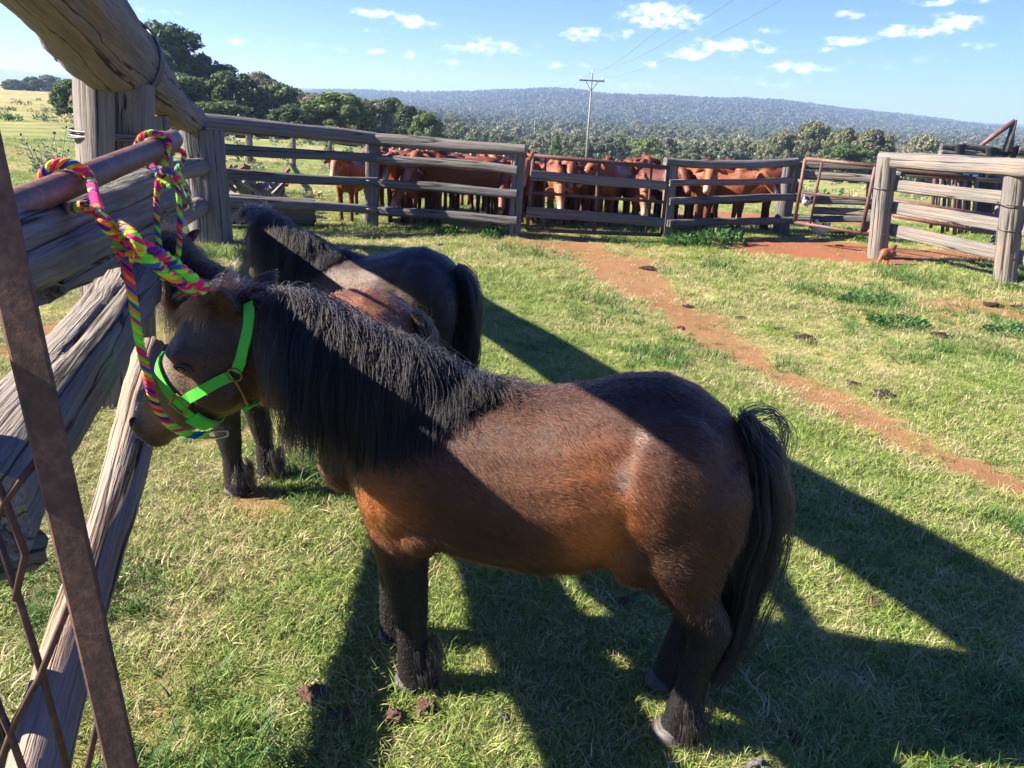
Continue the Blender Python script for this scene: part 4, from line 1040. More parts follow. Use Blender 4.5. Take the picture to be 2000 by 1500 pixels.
PY = math.atan2(-.196, .981)
pony1, bvh1, _ = make_pony('dark bay pony in front, with black mane and bright green halter', (.125, 1.935, 0), PY, 1.0, bay_colour, 1)
r2 = at(722, 556, 3.08)
pony2, bvh2, flow2 = make_pony('small reddish brown pony in the middle, mostly hidden behind the front pony', (r2.x - .26 * .95, 3.10, 0), math.radians(-9),   .92, chestnut_colour, 2, tail_len=.45, bend=.95, fur=45000, mane_col=(.012, .008, .006), tip_col=(.07, .036, .02), n_mane=500, shifts=(0, -.03, -.02, .05))
r3 = at(822, 494, 3.98)
pony3, bvh3, flow3 = make_pony('black pony farthest back, its long tail hanging over the grass', (r3.x - .26 * .93, 4.02, 0), math.radians(-13), .935, black_colour, 3, bend=.9, fur=35000, mane_col=(.003, .0028, .0034), tip_col=(.016, .011, .009), n_mane=600, shifts=(0, .03, 0, -.06), dz=-.03, ears=False)

# ------------------------------------------------------------------ cattle behind the fence
C_TORSO = [(-.50, .80, .56, .06), (-.44, .87, .47, .13), (-.34, .905, .41, .16), (-.20, .86, .385, .178), (0, .835, .37, .195), (.15, .835, .38, .195), (.28, .86, .42, .185), (.38, .85, .47, .165), (.46, .80, .52, .12), (.50, .74, .58, .06)]
C_HIND = [(.72, .35, .11, .065), (.60, .36, .115, .07), (.50, .365, .088, .06), (.42, .395, .060, .045), (.36, .413, .052, .038), (.27, .408, .034, .030), (.13, .40, .033, .029), (.06, .392, .040, .034), (.0, .385, .043, .037)]
C_FORE = [(.68, -.36, .09, .055), (.54, -.356, .077, .052), (.44, -.35, .056, .043), (.33, -.345, .042, .036), (.27, -.345, .043, .037), (.15, -.342, .032, .028), (.06, -.346, .037, .033), (.0, -.35, .043, .037)]
def cow_body(shifts, low_head=0.):
    parts = [loft([((s, 0, (a + b_) / 2), (a - b_) / 2, w, (1, 0, 0)) for s, a, b_, w in C_TORSO], seg=16)]
    def lr(spec, n0, sh): return [((s + sh * max(0, min(1, (.6 - z) / .5)), n0, z), hs, hn, (0, 0, -1)) for z, s, hs, hn in spec]
    parts += [loft(lr(C_HIND, -.10, shifts[0]), seg=12), loft(lr(C_HIND, .10, shifts[1]), seg=12), loft(lr(C_FORE, -.085, shifts[2]), seg=12), loft(lr(C_FORE, .085, shifts[3]), seg=12)]
    h = low_head
    parts.append(loft([((-.36, 0, .72), .185, .12), ((-.50, 0, .78 - h * .3), .145, .092), ((-.62, 0, .84 - h * .8), .105, .075)], seg=14))
    parts.append(loft([((-.60, 0, .90 - h), .06, .05), ((-.655, 0, .865 - h), .088, .072), ((-.72, 0, .80 - h), .085, .076), ((-.79, 0, .72 - h), .066, .056), ((-.85, 0, .645 - h), .054, .048), ((-.885, 0, .605 - h), .046, .046), ((-.90, 0, .585 - h), .03, .03)], seg=14))
    parts.append(ball((-.46, 0, .60), (.07, .035, .14)))          # dewlap
    parts.append(ball((-.33, 0, .90), (.11, .06, .06)))           # hump
    for sg in (-1, 1):
        parts.append(loft([((-.635, sg * .055, .88 - h), .022, .022), ((-.625, sg * .11, .872 - h), .044, .016), ((-.615, sg * .165, .845 - h), .046, .014), ((-.605, sg * .215, .81 - h), .012, .01)], Vector((.9, 0, .4)), seg=10))
        parts.append(ball((.30, sg * .105, .70), (.13, .07, .13)))
    parts.append(loft([((.48, 0, .80), .022, .022), ((.525, 0, .72), .018, .018), ((.535, 0, .5), .014, .014), ((.53, 0, .36), .024, .024), ((.525, 0, .28), .006, .006)], seg=8))
    return grow(parts, .0135, 5, .5)
M_cow, t, b = new_mat('red_cattle_coat', rough=.55, spec=.25); ca = attr(t, 'col')
nz = tex_noise(t, objco(t, (30, 30, 60)), 1, 3)
oi = t.nodes.new('ShaderNodeObjectInfo'); var = ramp(t, oi.outputs['Random'], [(0., (.42, .34, .34)), (.5, (.80, .66, .60)), (1., (1.1, 1.1, 1.1))])
t.links.new(mixc(t, 1.0, mixc(t, 1.0, ca.outputs['Color'], ramp(t, nz, [(.3, (.7, .7, .7)), (.7, (1.25, 1.25, 1.25))]), 'MULTIPLY'), var, 'MULTIPLY'), b.inputs['Base Color'])
M_tag, _, _ = new_mat('yellow_ear_tag', (.75, .60, .03), .5, .3)
cow_kinds = []
for kind_, (sh, low, bd) in enumerate((((0, .04, -.03, .03), 0., 0.), ((.03, -.03, .03, -.04), .02, .75), ((0, .05, .0, -.05), .02, -.8), ((.02, -.02, -.04, .02), .30, .1), ((-.03, .03, .04, 0), -.03, .35))):
    me = cow_body(sh, low); P0 = verts_np(me)
    nn = fbm(P0[:, 0] * 7 + kind_, P0[:, 2] * 7, 3)
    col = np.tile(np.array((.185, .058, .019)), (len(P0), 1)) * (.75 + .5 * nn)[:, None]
    col = mixarr(col, (.075, .024, .011), .75 * sstep(.50, .3, P0[:, 2]))  # legs and underside darkened: their shade is put into the coat colour
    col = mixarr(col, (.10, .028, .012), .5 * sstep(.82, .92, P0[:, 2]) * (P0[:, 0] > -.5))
    hd = sstep(-.56, -.64, P0[:, 0])
    col = mixarr(col, (.30, .105, .04), hd * .7)
    col = mixarr(col, (.45, .27, .19), hd * sstep(-.82, -.88, P0[:, 0]) * .8)
    col = mixarr(col, (.14, .04, .02), hd * sstep(.10, .16, np.abs(P0[:, 1])) * .8)
    eye = hd * np.maximum(region(P0, (-.735, .072, .825 - low), (.02, .02, .02)), region(P0, (-.735, -.072, .825 - low), (.02, .02, .02)))
    col = mixarr(col, (.008, .005, .004), np.clip(eye * 1.8, 0, 1)); col = mixarr(col, (.05, .035, .03), sstep(.05, .03, P0[:, 2]))
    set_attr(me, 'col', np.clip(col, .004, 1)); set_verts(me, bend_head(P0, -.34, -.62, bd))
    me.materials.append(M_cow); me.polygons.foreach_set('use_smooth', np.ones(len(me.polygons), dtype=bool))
    cow_kinds.append(me)
herd = [  # px x, foot y, extra distance, yaw, kind, scale, label
    (692, 434, .0, 84, 0, .98, 'red steer half behind the middle post of the rail fence'),
    (775, 434, .0, 98, 4, 1.0, 'red steer facing the yard just right of the middle post'),
    (822, 438, -.1, 70, 3, .86, 'small red calf with lowered head between two rails'),
    (905, 438, -.1, 14, 2, 1.08, 'dark sided red steer standing broadside with its face to the yard'),
    (976, 438, .0, 95, 3, .95, 'red steer with lowered head left of the tall gate post'),
    (770, 410, .4, 75, 0, 1.05, 'red steer whose head rises behind the one by the middle post'),
    (800, 424, .3, 110, 4, 1.0, 'dark steer in the second row behind the small lowered calf'),
    (862, 424, .35, 75, 0, 1.02, 'dark steer in the second row above the broadside one'),
    (938, 424, .4, 100, 1, 1.0, 'dark steer in the second row at the tail of broadside one'),
    (1004, 424, .4, 90, 0, 1.0, 'dark steer in the second row right behind the tall gate post'),
    (880, 410, .9, 80, 4, 1.05, 'red steer in the far row above the broadside back, left one'),
    (735, 422, .5, 100, 4, 1.0, 'dark steer hidden mostly by the middle fence post'),
    (1165, 426, .5, 95, 0, 1.03, 'dark steer in the second row right behind the gate upright'),
    (1300, 426, .4, 85, 0, 1.03, 'dark steer in the second row behind the gate latch post'),
    (1415, 426, .4, 110, 1, 1.0, 'red steer in the second row at the right of short fence'),
    (842, 408, .6, 10, 1, 1.02, 'red steer seen as a back line behind the broadside one'),
    (925, 406, .7, 120, 0, 1.04, 'red steer head above the broadside one, far row'),
    (968, 404, .8, 80, 4, 1.06, 'red steer head in the far row left of the tall gate post'),
    (1036, 440, .2, 80, 0, 1.0, 'red steer at the hinge end of the cattle gate'),
    (1072, 444, -.05, 100, 3, .98, 'red steer with lowered face behind the left end of gate'),
    (1112, 442, .05, 84, 0, .98, 'red steer looking straight out through the left half of gate'),
    (1148, 440, .2, 60, 4, 1.0, 'dark steer turned aside at the middle of the gate'),
    (1190, 444, .0, 70, 1, 1.05, 'bright orange chested steer right of the gate centre upright'),
    (1240, 446, -.1, 92, 3, .84, 'small dark calf with pale nose behind the gate'),
    (1276, 444, .1, 110, 0, .98, 'red steer at the latch end of the cattle gate'),
    (1050, 414, .5, 70, 4, 1.08, 'red steer with head above the gate top at the hinge end'),
    (1098, 412, .6, 100, 1, 1.05, 'red steer second in the far row behind the gate'),
    (1140, 412, .5, 30, 0, 1.02, 'red steer third in the far row behind the gate'),
    (1185, 410, .6, 150, 2, 1.02, 'red steer fourth in the far row behind the gate'),
    (1243, 412, .4, 90, 0, 1.14, 'red steer with dark spread ears looking over the gate board'),
    (1060, 428, .35, 60, 1, 1.0, 'dark steer wedged in the second row at the hinge end of gate'),
    (1128, 426, .4, 110, 2, 1.02, 'dark steer wedged in the second row left of the gate centre upright'),
    (1212, 426, .4, 80, 4, 1.0, 'dark steer wedged in the second row right of gate centre upright'),
    (1262, 424, .5, 60, 1, 1.04, 'dark steer wedged in the second row at the latch end of gate'),
    (1365, 428, .4, 60, 4, 1.0, 'dark steer in the second row behind the short rail fence'),
    (1330, 412, .5, 176, 4, 1.10, 'red steer facing right above the short rail fence'),
    (1338, 448, -.1, 112, 1, 1.06, 'orange steer with deep chest behind the left end of short fence'),
    (1392, 446, .0, 150, 0, .96, 'dark shaded calf in the middle behind the short fence'),
    (1440, 444, .1, 160, 2, 1.02, 'orange steer at the right end with dark ears turned to the yard'),
]
for i, (px, py, extra, yaw, kd, sc, lab) in enumerate(herd):
    q = gp(px, py); Y = max(q.y, 11.15) + .42 * abs(math.sin(math.radians(yaw))) + extra; p = at(px, py, Y)
    e = empty('steer' if 'calf' not in lab else 'calf', (p.x, Y, tz(p.x, Y)), lab, 'cattle', 'red cattle penned behind the back fence'); e.rotation_euler = (0, 0, math.radians(yaw)); e.scale = (sc * 1.05,) * 3
    o = bpy.data.objects.new('body', cow_kinds[kd]); COL.objects.link(o); o.parent = e
    if i in (1, 3, 5, 10, 12):
        v = verts_np(cow_kinds[kd]); m_ = v[:, 0] < -.4; far_ = v[m_][np.argmax(v[m_][:, 1] if i % 2 else -v[m_][:, 1])]
        vv, ff = ball((far_[0] - .01, far_[1] * .92, far_[2] - .035), (.008, .02, .026), 8); t_ = link('ear_tag', mesh('ear_tag', vv, ff), M_tag); t_.parent = o

# ------------------------------------------------------------------ hens
def hen(label, loc, yaw, colour, dark, peck, sc=1.0, seed=0):
    e = empty('hen', loc, label, 'hen'); e.rotation_euler = (0, 0, yaw); e.scale = (sc,) * 3
    parts = [ball((0, 0, .16), (.13, .085, .09), 14), ball((-.07, 0, .17), (.08, .075, .08), 14),
             loft([((.08, 0, .19), .06, .05), ((.15, 0, .24), .045, .03), ((.20, 0, .28), .02, .012)], seg=12)]
    if peck: parts += [loft([((-.09, 0, .17), .055, .05), ((-.15, 0, .12), .036, .034), ((-.175, 0, .07), .026, .025)], seg=12), ball((-.18, 0, .055), (.028, .022, .026), 12)]
    else: parts += [loft([((-.08, 0, .19), .055, .05), ((-.115, 0, .26), .036, .034), ((-.12, 0, .32), .026, .025)], seg=12), ball((-.125, 0, .33), (.03, .024, .026), 12)]
    for sg in (-1, 1): parts.append(ball((.03, sg * .07, .17), (.09, .025, .055), 12))
    me = grow(parts, .009, 4, .5); P0 = verts_np(me); nn = fbm(P0[:, 0] * 30 + seed, P0[:, 2] * 30 + P0[:, 1] * 20, 3)
    col = mixarr(np.tile(np.array(colour), (len(P0), 1)), dark, sstep(.42, .62, nn) * .7); col = mixarr(col, dark, sstep(.12, .19, P0[:, 0]))
    set_attr(me, 'col', col); me.materials.append(M_hide); hb_ = link('body', me); hb_.parent = e
    hx, hz = (-.18, .055) if peck else (-.125, .33)
    for nm, c_, r_, mt in (('comb', (hx + .005, 0, hz + .028), (.018, .004, .014), M_comb), ('wattle', (hx - .022, 0, hz - .026), (.007, .01, .014), M_comb)):
        v, f = ball(c_, r_, 8); o = link(nm, mesh(nm, v, f), mt); o.parent = hb_
    bd = Vector((-.3, 0, -.95)) if peck else Vector((-1, 0, -.1)); s0 = Vector((hx, 0, hz)) + bd * .02
    v, q = tube([s0, s0 + bd * .012, s0 + bd * .034], [.011, .008, .001], 6); o = link('beak', np_mesh('beak', v, q), M_beak); o.parent = hb_
    for sg in (-1, 1):
        v, q = tube([(0, sg * .035, .10), (.01, sg * .035, .05), (0, sg * .035, .006), (-.03, sg * .035, .004)], [.014, .008, .007, .004], 6); o = link('leg', np_mesh('leg', v, q), M_beak); o.parent = e
M_comb, _, _ = new_mat('red_comb', (.35, .02, .015), .5, .3); M_beak, _, _ = new_mat('horn_yellow', (.40, .26, .09), .5, .3)
q = gp(1728, 518); hen('rusty brown hen pecking at the foot of the right post', (q.x, q.y, 0), math.radians(35), (.17, .055, .022), (.08, .022, .010), True, .86, 1)
q = gp(1600, 466); hen('grey speckled hen on the ground below the open gate', (q.x, q.y, 0), math.radians(20), (.34, .32, .31), (.14, .13, .13), False, .82, 2)
q = at(1574, 408, 11.9); hen('pale grey hen perched on the rail behind the open gate', (q.x, 11.9, q.z), math.radians(30), (.40, .38, .37), (.17, .16, .16), False, .62, 3)

# ------------------------------------------------------------------ halters and ropes
bpy.context.view_layer.update()
PAL = [(.16, .75, .03), (.80, .012, .16), (.90, .22, .02), (.10, .012, .17), (.01, .12, .30), (.62, .66, .03), (.30, .85, .05), (.75, .02, .10)]
M_rope, t, b = new_mat('woven_rope', rough=.85, spec=.1); ca = attr(t, 'col'); t.links.new(ca.outputs['Color'], b.inputs['Base Color'])
b.inputs['Sheen Weight'].default_value = .25
bump(t, b, tex_noise(t, objco(t), 420, 3), .3, .001)
M_strap, t, b = new_mat('green_webbing', (.085, .56, .06), .75, .15); bump(t, b, tex_noise(t, objco(t), 500, 2), .4, .001)
M_pink, t, b = new_mat('pink_webbing', (.80, .045, .33), .55, .3)
M_brass, _, _ = new_mat('worn_brass', (.32, .20, .09), .4, .5, .8)
M_steel, _, _ = new_mat('bright_steel', (.45, .45, .46), .3, .5, .9)
def resample(pts, step):
    P_ = [Vector(p) for p in pts]; out = [P_[0]]; acc = 0.
    d = [0.]
    for a, b_ in zip(P_[:-1], P_[1:]): d.append(d[-1] + (b_ - a).length)
    n = max(4, int(d[-1] / step)); j = 0; res = []
    for i in range(n + 1):
        x = d[-1] * i / n
        while j < len(d) - 2 and d[j + 1] < x: j += 1
        f_ = (x - d[j]) / max(d[j + 1] - d[j], 1e-9); res.append(P_[j].lerp(P_[j + 1], f_))
    return res
def braid(name, ctrl, r, parent, seed, n=8):
    r *= .82; rs = random.Random(seed); path = resample(bez(ctrl, n), r * .36); per = r * 5.2; V = []; Q = []; Cc = []
    fr = None; frames = []
    for i, p in enumerate(path):
        d = (path[min(i + 1, len(path) - 1)] - path[max(i - 1, 0)]).normalized()
        a = d.orthogonal().normalized() if fr is None else (fr - d * fr.dot(d)).normalized(); fr = a; frames.append((a, d.cross(a)))
    seg = 7; step = (path[1] - path[0]).length
    for k in range(4):
        cols = [rs.choice(PAL) for _ in range(400)]; base = len(V)
        for i, p in enumerate(path):
            ph = i * step / per * 2 * math.pi + k * math.pi / 2 * (1 if k % 2 else 1); sgn = 1 if k % 2 else -1
            a, b_ = frames[i]; ox = r * .52 * math.sin(ph) ; oy = r * .52 * math.sin(ph * sgn + k * math.pi / 2) if False else r * .46 * math.cos(ph) * (1 if k < 4 else -1)
            c = p + a * ox + b_ * oy; ci = int(i * step / (per * 1.0) + k * .25); co = cols[ci % 400]
            for s_ in range(seg):
                th = 2 * math.pi * s_ / seg; V.append(c + (a * math.cos(th) + b_ * math.sin(th)) * r * .56); Cc.append(co)
        for i in range(len(path) - 1):
            for s_ in range(seg):
                s2 = (s_ + 1) % seg; Q.append((base + i * seg + s_, base + i * seg + s2, base + (i + 1) * seg + s2, base + (i + 1) * seg + s_))
    me = np_mesh(name, np.array([tuple(v) for v in V]), np.array(Q)); set_attr(me, 'col', np.array(Cc)); o = link(name, me, M_rope, parent)
    me.calc_loop_triangles(); tr = np.empty(len(me.loop_triangles) * 3, np.int32); me.loop_triangles.foreach_get('vertices', tr); tr = tr.reshape(-1, 3); v_ = verts_np(me); rs_ = np.random.RandomState(seed)
    pick = rs_.randint(0, len(tr), min(5000, len(tr))); a = v_[tr[pick, 0]]; nn_ = unit(np.cross(v_[tr[pick, 1]] - a, v_[tr[pick, 2]] - a)); c_ = v_[tr[pick]].mean(1)
    d_ = unit(nn_ * .5 + rs_.normal(0, .6, c_.shape)); L_ = rs_.uniform(.002, .0055, (len(pick), 1))
    hair('fuzz', np.stack([c_, c_ + d_ * L_ * .5, c_ + d_ * L_ + rs_.normal(0, .0008, c_.shape)], 1), M_rope, o, .00035, .0002, np.array(Cc)[tr[pick, 0]]); return o
def pipe_at(px):
    """pipe axis point that shows at px"""
    best = min((abs((1000 + F * (q - EYEP).dot(_r) / (q - EYEP).dot(_f)) - px), i) for i, q in enumerate([PIPE_A.lerp(PIPE_B, k / 60) for k in range(61)]))
    return PIPE_A.lerp(PIPE_B, best[1] / 60)
pd = (PIPE_B - PIPE_A).normalized(); pu = (Vector((0, 0, 1)) - pd * pd.z).normalized(); pn = pd.cross(pu)   # pn points to the yard side
if pn.x < 0: pn = -pn
def pipe_loop(c, r, a0, a1, adv, n=9):
    return [c + pd * (adv * i / (n - 1)) + (pu * math.sin(math.radians(a0 + (a1 - a0) * i / (n - 1))) + pn * math.cos(math.radians(a0 + (a1 - a0) * i / (n - 1)))) * r for i in range(n)]
rope1 = empty('lead_rope', tuple(pipe_at(150)), 'neon braided lead rope from the pipe to the front pony with a thick knotted end', 'rope')
K = at(236, 462, 1.86)
lp = pipe_loop(pipe_at(120), .053, 265, 20, .06)
braid('cord', [at(165, 402, 1.83)] + lp + [at(196, 425, 1.84), at(222, 455, 1.85), K], .0155, rope1, 1)
braid('cord', [pipe_at(118) - pu * .05 + pn * .0, at(160, 404, 1.85), at(200, 424, 1.87), at(238, 458, 1.88), at(262, 490, 1.88)], .0135, rope1, 2)
braid('knot', [K + Vector((0, 0, .03)), at(262, 462, 1.80), at(275, 490, 1.82), at(248, 505, 1.86), at(228, 478, 1.90), at(255, 462, 1.92), at(280, 480, 1.88)], .0150, rope1, 3)
braid('rope_end', [at(250, 470, 1.84), at(285, 482, 1.84), at(325, 505, 1.90), at(365, 535, 1.95), at(402, 566, 1.99)], .019, rope1, 4)
braid('rope_end', [at(250, 490, 1.84), at(290, 508, 1.84), at(325, 532, 1.90), at(360, 556, 1.95), at(385, 568, 1.99)], .018, rope1, 5)
braid('cord', [at(242, 490, 1.86), at(252, 540, 1.87), at(262, 600, 1.88), at(272, 665, 1.90), at(286, 725, 1.92), at(300, 782, 1.95), at(328, 826, 1.98), at(368, 848, 2.0), at(408, 850, 2.02)], .0135, rope1, 6, 10)
sn = at(400, 850, 2.02); s2 = at(440, 846, 2.06)
rod('snap_hook', bez([sn, sn.lerp(s2, .3) + Vector((0, 0, .010)), s2 + Vector((0, 0, .008)), s2 + Vector((.008, 0, 0)), s2 - Vector((0, 0, .010)), sn.lerp(s2, .3) - Vector((0, 0, .010)), sn]), .0038, M_steel, rope1, 8)
rope2 = empty('lead_rope', tuple(PIPE_B), 'neon lead rope with two hanging strands at the elbow of the pipe', 'rope')
Yr = 2.70
braid('cord', pipe_loop(PIPE_B - pd * .05, .052, 250, 30, .05) + [at(322, 318, Yr), at(330, 338, Yr)], .0125, rope2, 11)
braid('cord', [at(292, 318, Yr + .05), at(304, 332, Yr), at(320, 345, Yr), at(332, 345, Yr)], .011, rope2, 12)
braid('knot', [at(308, 342, Yr), at(325, 332, Yr - .05), at(345, 345, Yr - .03), at(330, 362, Yr), at(312, 352, Yr + .03), at(332, 338, Yr + .03), at(350, 360, Yr)], .0125, rope2, 13)
braid('cord', [at(308, 352, Yr), at(305, 400, Yr), at(308, 450, Yr + .02), at(314, 500, Yr + .05), at(318, 545, Yr + .12)], .0105, rope2, 14)
braid('cord', [at(346, 358, Yr), at(350, 400, Yr), at(351, 450, Yr + .02), at(349, 490, Yr + .05), at(345, 535, Yr + .1)], .0105, rope2, 15)
rope3 = empty('lead_rope', tuple(at(345, 300, 2.85)), 'thin neon lead rope running from the pipe elbow back to the black pony', 'rope')
braid('cord', [at(330, 300, 2.86), at(342, 292, 2.84), at(358, 298, 2.86), at(358, 316, 2.9), at(346, 330, 2.95), at(352, 345, 3.05), at(364, 372, 3.3), at(376, 408, 3.6)], .0115, rope3, 16)

def strap(name, pts, nors, w, thick, mat, parent, closed=False):
    """webbing band through pts, lying flat on the surface normals"""
    n = len(pts); V = []; Q = []
    for i in range(n):
        a, b_ = pts[(i - 1) % n if closed else max(i - 1, 0)], pts[(i + 1) % n if closed else min(i + 1, n - 1)]
        d = (b_ - a).normalized(); no = (nors[i] - d * nors[i].dot(d)).normalized(); sd = d.cross(no)
        for (x, z) in ((-w, 0), (w, 0), (w, thick), (-w, thick)): V.append(pts[i] + sd * x + no * z)
    m_ = n if closed else n - 1
    for i in range(m_):
        j = (i + 1) % n
        for k in range(4): Q.append((i * 4 + k, i * 4 + (k + 1) % 4, j * 4 + (k + 1) % 4, j * 4 + k))
    if not closed: Q += [(0, 3, 2, 1), ((n - 1) * 4, (n - 1) * 4 + 1, (n - 1) * 4 + 2, (n - 1) * 4 + 3)]
    me = mesh(name, V, Q); bm = bmesh.new(); bm.from_mesh(me); bmesh.ops.recalc_face_normals(bm, faces=bm.faces); bm.to_mesh(me); bm.free()
    return link(name, me, mat, parent, smooth=False)
def halter(label, pony, bvh, flow, mat, lift=.010):
    M_ = Matrix.LocRotScale(pony.location, pony.rotation_euler, pony.scale); e = empty('halter', tuple(M_ @ Vector(flow(np.array([[-1.1, 0, .84]]))[0])), label, 'halter')
    fl = lambda p: Vector(flow(np.array([p], float))[0])
    def cast(c, d):
        c_, o_ = fl(c), fl((c[0] + d[0] * .4, c[1] + d[1] * .4, c[2] + d[2] * .4)); dr = (c_ - o_).normalized()
        loc, no, _, _ = bvh.ray_cast(o_, dr)
        return (loc + no * lift, no) if loc is not None else (c_, -dr)
    def loop(c, u, n_=36, a0=0, a1=360, v=(0, -1, 0)):
        out = []
        for i in range(n_):
            a = math.radians(a0 + (a1 - a0) * i / (n_ if a1 - a0 == 360 else n_ - 1)); d = [u[k] * math.cos(a) + v[k] * math.sin(a) for k in range(3)]; out.append(cast(c, d))
        return out
    W = lambda L: ([M_ @ p for p, _ in L], [(M_.to_3x3() @ n_).normalized() for _, n_ in L])
    s_ = pony.scale[0]
    up = (-.63, 0, .77)
    nb_ = strap('noseband', *W(loop((-1.10, 0, .835), up, 40)), .0165 * s_, .004, mat, e, True)
    def side(pts, sg):
        L = []
        for (s, z) in pts: L.append(cast((s, 0, z), (0, sg, 0)))
        return L
    def dense(pts, m_=7):
        q = bez([(s, 0, z) for s, z in pts], m_); return [(p.x, p.z) for p in q]
    for sg in (-1, 1):
        cs_ = strap('cheek_strap', *W(side(dense([(-1.085, .848), (-1.0, .90), (-.915, .952)]), sg)), .0155 * s_, .004, mat, e)
        strap('crown_strap', *W(side(dense([(-.90, .965), (-.868, 1.03), (-.85, 1.10), (-.86, 1.15)]), sg)), .0155 * s_, .004, mat, e)
        strap('throat_strap', *W(side(dense([(-.905, .845), (-.925, .825), (-.945, .812)]), sg)), .013 * s_, .004, mat, e)
        c, no = cast((-1.093, 0, .842), (0, sg, 0)); c, no = M_ @ (c + no * .006), (M_.to_3x3() @ no).normalized(); a_ = Vector((-.6, .1, -.75)); a_ = (a_ - no * a_.dot(no)).normalized(); b_ = no.cross(a_)
        q = [c + a_ * .024 * x + b_ * .024 * y for x, y in ((-1, -1), (1, -1), (1, 1), (-1, 1), (-1, -1))]
        rod('buckle', [q[0], q[0].lerp(q[1], .5), q[1], q[1].lerp(q[2], .5), q[2], q[2].lerp(q[3], .5), q[3], q[3].lerp(q[4], .5), q[4]], .0042, M_brass, nb_, 8)
        c, no = cast((-.905, 0, .957), (0, sg, 0)); c, no = M_ @ (c + no * .005), (M_.to_3x3() @ no).normalized(); a_ = no.orthogonal().normalized(); b_ = no.cross(a_)
        rod('ring', [c + (a_ * math.cos(x) + b_ * math.sin(x)) * .020 for x in np.linspace(0, 6.283, 17)], .0032, M_brass, cs_, 8)
        L = side(dense([(-.905, .937), (-.903, .90), (-.905, .862)]), sg); pts, nn_ = W(L)
        rod('throat_snap', [p + n_ * .006 for p, n_ in zip(pts, nn_)], [.0035, .005, .0035, .0055, .0035, .006] + [.004] * (len(pts) - 6) if len(pts) > 6 else .004, M_brass, e, 8)
    for a, z in ((.012, 0), (-.008, 1)):
        pts, nn_ = W(loop((-1.10 + a * .8, 0, .835 + a * .6), up, 10, 128, 168)); strap('keeper', pts, nn_, .019 * s_, .009, mat, nb_)
    return e
halter('bright green webbing halter on the front pony with brass buckles', pony1, bvh1, lambda q: q, M_strap)
halter('bright pink webbing halter on the small brown pony', pony2, bvh2, flow2, M_pink)

# ------------------------------------------------------------------ power line
M_pole, t, b = new_mat('grey_pole', rough=.85, spec=.1)
t.links.new(ramp(t, tex_noise(t, objco(t, (8, 8, .6)), 1, 4), [(.3, (.16, .16, .12)), (.7, (.33, .32, .26))]), b.inputs['Base Color'])
M_ins, _, _ = new_mat('white_porcelain', (.75, .75, .74), .25, .5)
def power_pole(label, px, ytop, Y, arm, r_):
    p = at(px, ytop, Y); z0 = tz(p.x, Y); e = empty('power_pole', (p.x, Y, z0), label, 'pole')
    rod('pole', [(p.x, Y, z0 - .3), (p.x, Y, (z0 + p.z) / 2), (p.x, Y, p.z)], [r_ * 1.25, r_, r_ * .8], M_pole, e, 10)
    zc = p.z - .55; h = arm / 2
    v = [(p.x + a, Y - .16 + b_, zc + c) for a in (-h, h) for b_ in (-.05, .05) for c in (-.06, .06)]
    xa = link('crossarm', mesh('crossarm', v, [(0, 1, 3, 2), (4, 6, 7, 5), (0, 4, 5, 1), (2, 3, 7, 6), (0, 2, 6, 4), (1, 5, 7, 3)]), M_pole, e, smooth=False)
    for sg in (-1, 1): rod('brace', [(p.x + sg * h * .5, Y - .17, zc), (p.x + sg * h * .25, Y - .15, zc - .4), (p.x, Y - .12, zc - .75)], .025, M_wire, xa, 6)
    tops = [Vector((p.x - h * .85, Y - .16, zc + .28)), Vector((p.x, Y, p.z + .25)), Vector((p.x + h * .85, Y - .16, zc + .28))]
    for q in tops:
        rod('insulator', [q - Vector((0, 0, .22)), q - Vector((0, 0, .14)), q - Vector((0, 0, .05)), q], [.03, .07, .075, .04], M_ins, xa, 8)
    return tops
tA = power_pole('tall grey power pole with crossarm standing beyond the cattle gate', 1157, 143, 65, 2.0, .075)
tB = power_pole('small distant power pole left of the tall one among the gums', 1045, 238, 200, 2.2, .13)
tC = power_pole('tiny farthest power pole among the gums at left', 937, 246, 330, 2.4, .14)
M_line, _, _ = new_mat('power_cable', (.05, .05, .055), .6, .3)
def cable(label, a, b_, r_):
    sag = (b_ - a).length * .012; pts = [a.lerp(b_, k / 24) - Vector((0, 0, sag * 4 * (k / 24) * (1 - k / 24))) for k in range(25)]
    o = rod('power_cable', pts, r_, M_line, None, 5); tag(o, label, 'cable')
ends = [at(1395, -40, 20), at(1490, -40, 20), at(1630, -60, 20)]
for q, e_, nm in zip(tA, ends, ('left', 'middle', 'right')):
    cable('%s overhead power cable rising from the tall pole towards the upper right' % nm, q, e_, .0045)
for q, e_, nm in zip(tA, tB, ('left', 'middle', 'right')): cable('%s power cable from the tall pole to the distant one' % nm, q, e_, .007)

# ------------------------------------------------------------------ stones, bricks, planks, dung
def rock_mesh(seed, sub=2, rough=.35, flat=.7):
    bm = bmesh.new(); bmesh.ops.create_icosphere(bm, subdivisions=sub, radius=1.0)
    for v in bm.verts:
        n_ = noise.noise(v.co * 1.4 + Vector((seed * 7.1, 0, 0))) + .5 * noise.noise(v.co * 3.5 + Vector((0, seed * 3.3, 0))) + .25 * noise.noise(v.co * 8 + Vector((0, 0, seed)))
        n_ += .22 * noise.noise(v.co * 15 + Vector((seed, 0, 0))); v.co *= 1 + rough * n_; v.co.z *= flat
    me = bpy.data.meshes.new('rock'); bm.to_mesh(me); bm.free(); return me
def rock_mat(name, a, b_, c):
    m, t, bb = new_mat(name, rough=.95, spec=.1); n_ = tex_noise(t, objco(t), 3.0, 7, .7)
    t.links.new(ramp(t, n_, [(.3, a), (.5, b_), (.72, c)]), bb.inputs['Base Color']); bump(t, bb, n_, .8, .15); return m
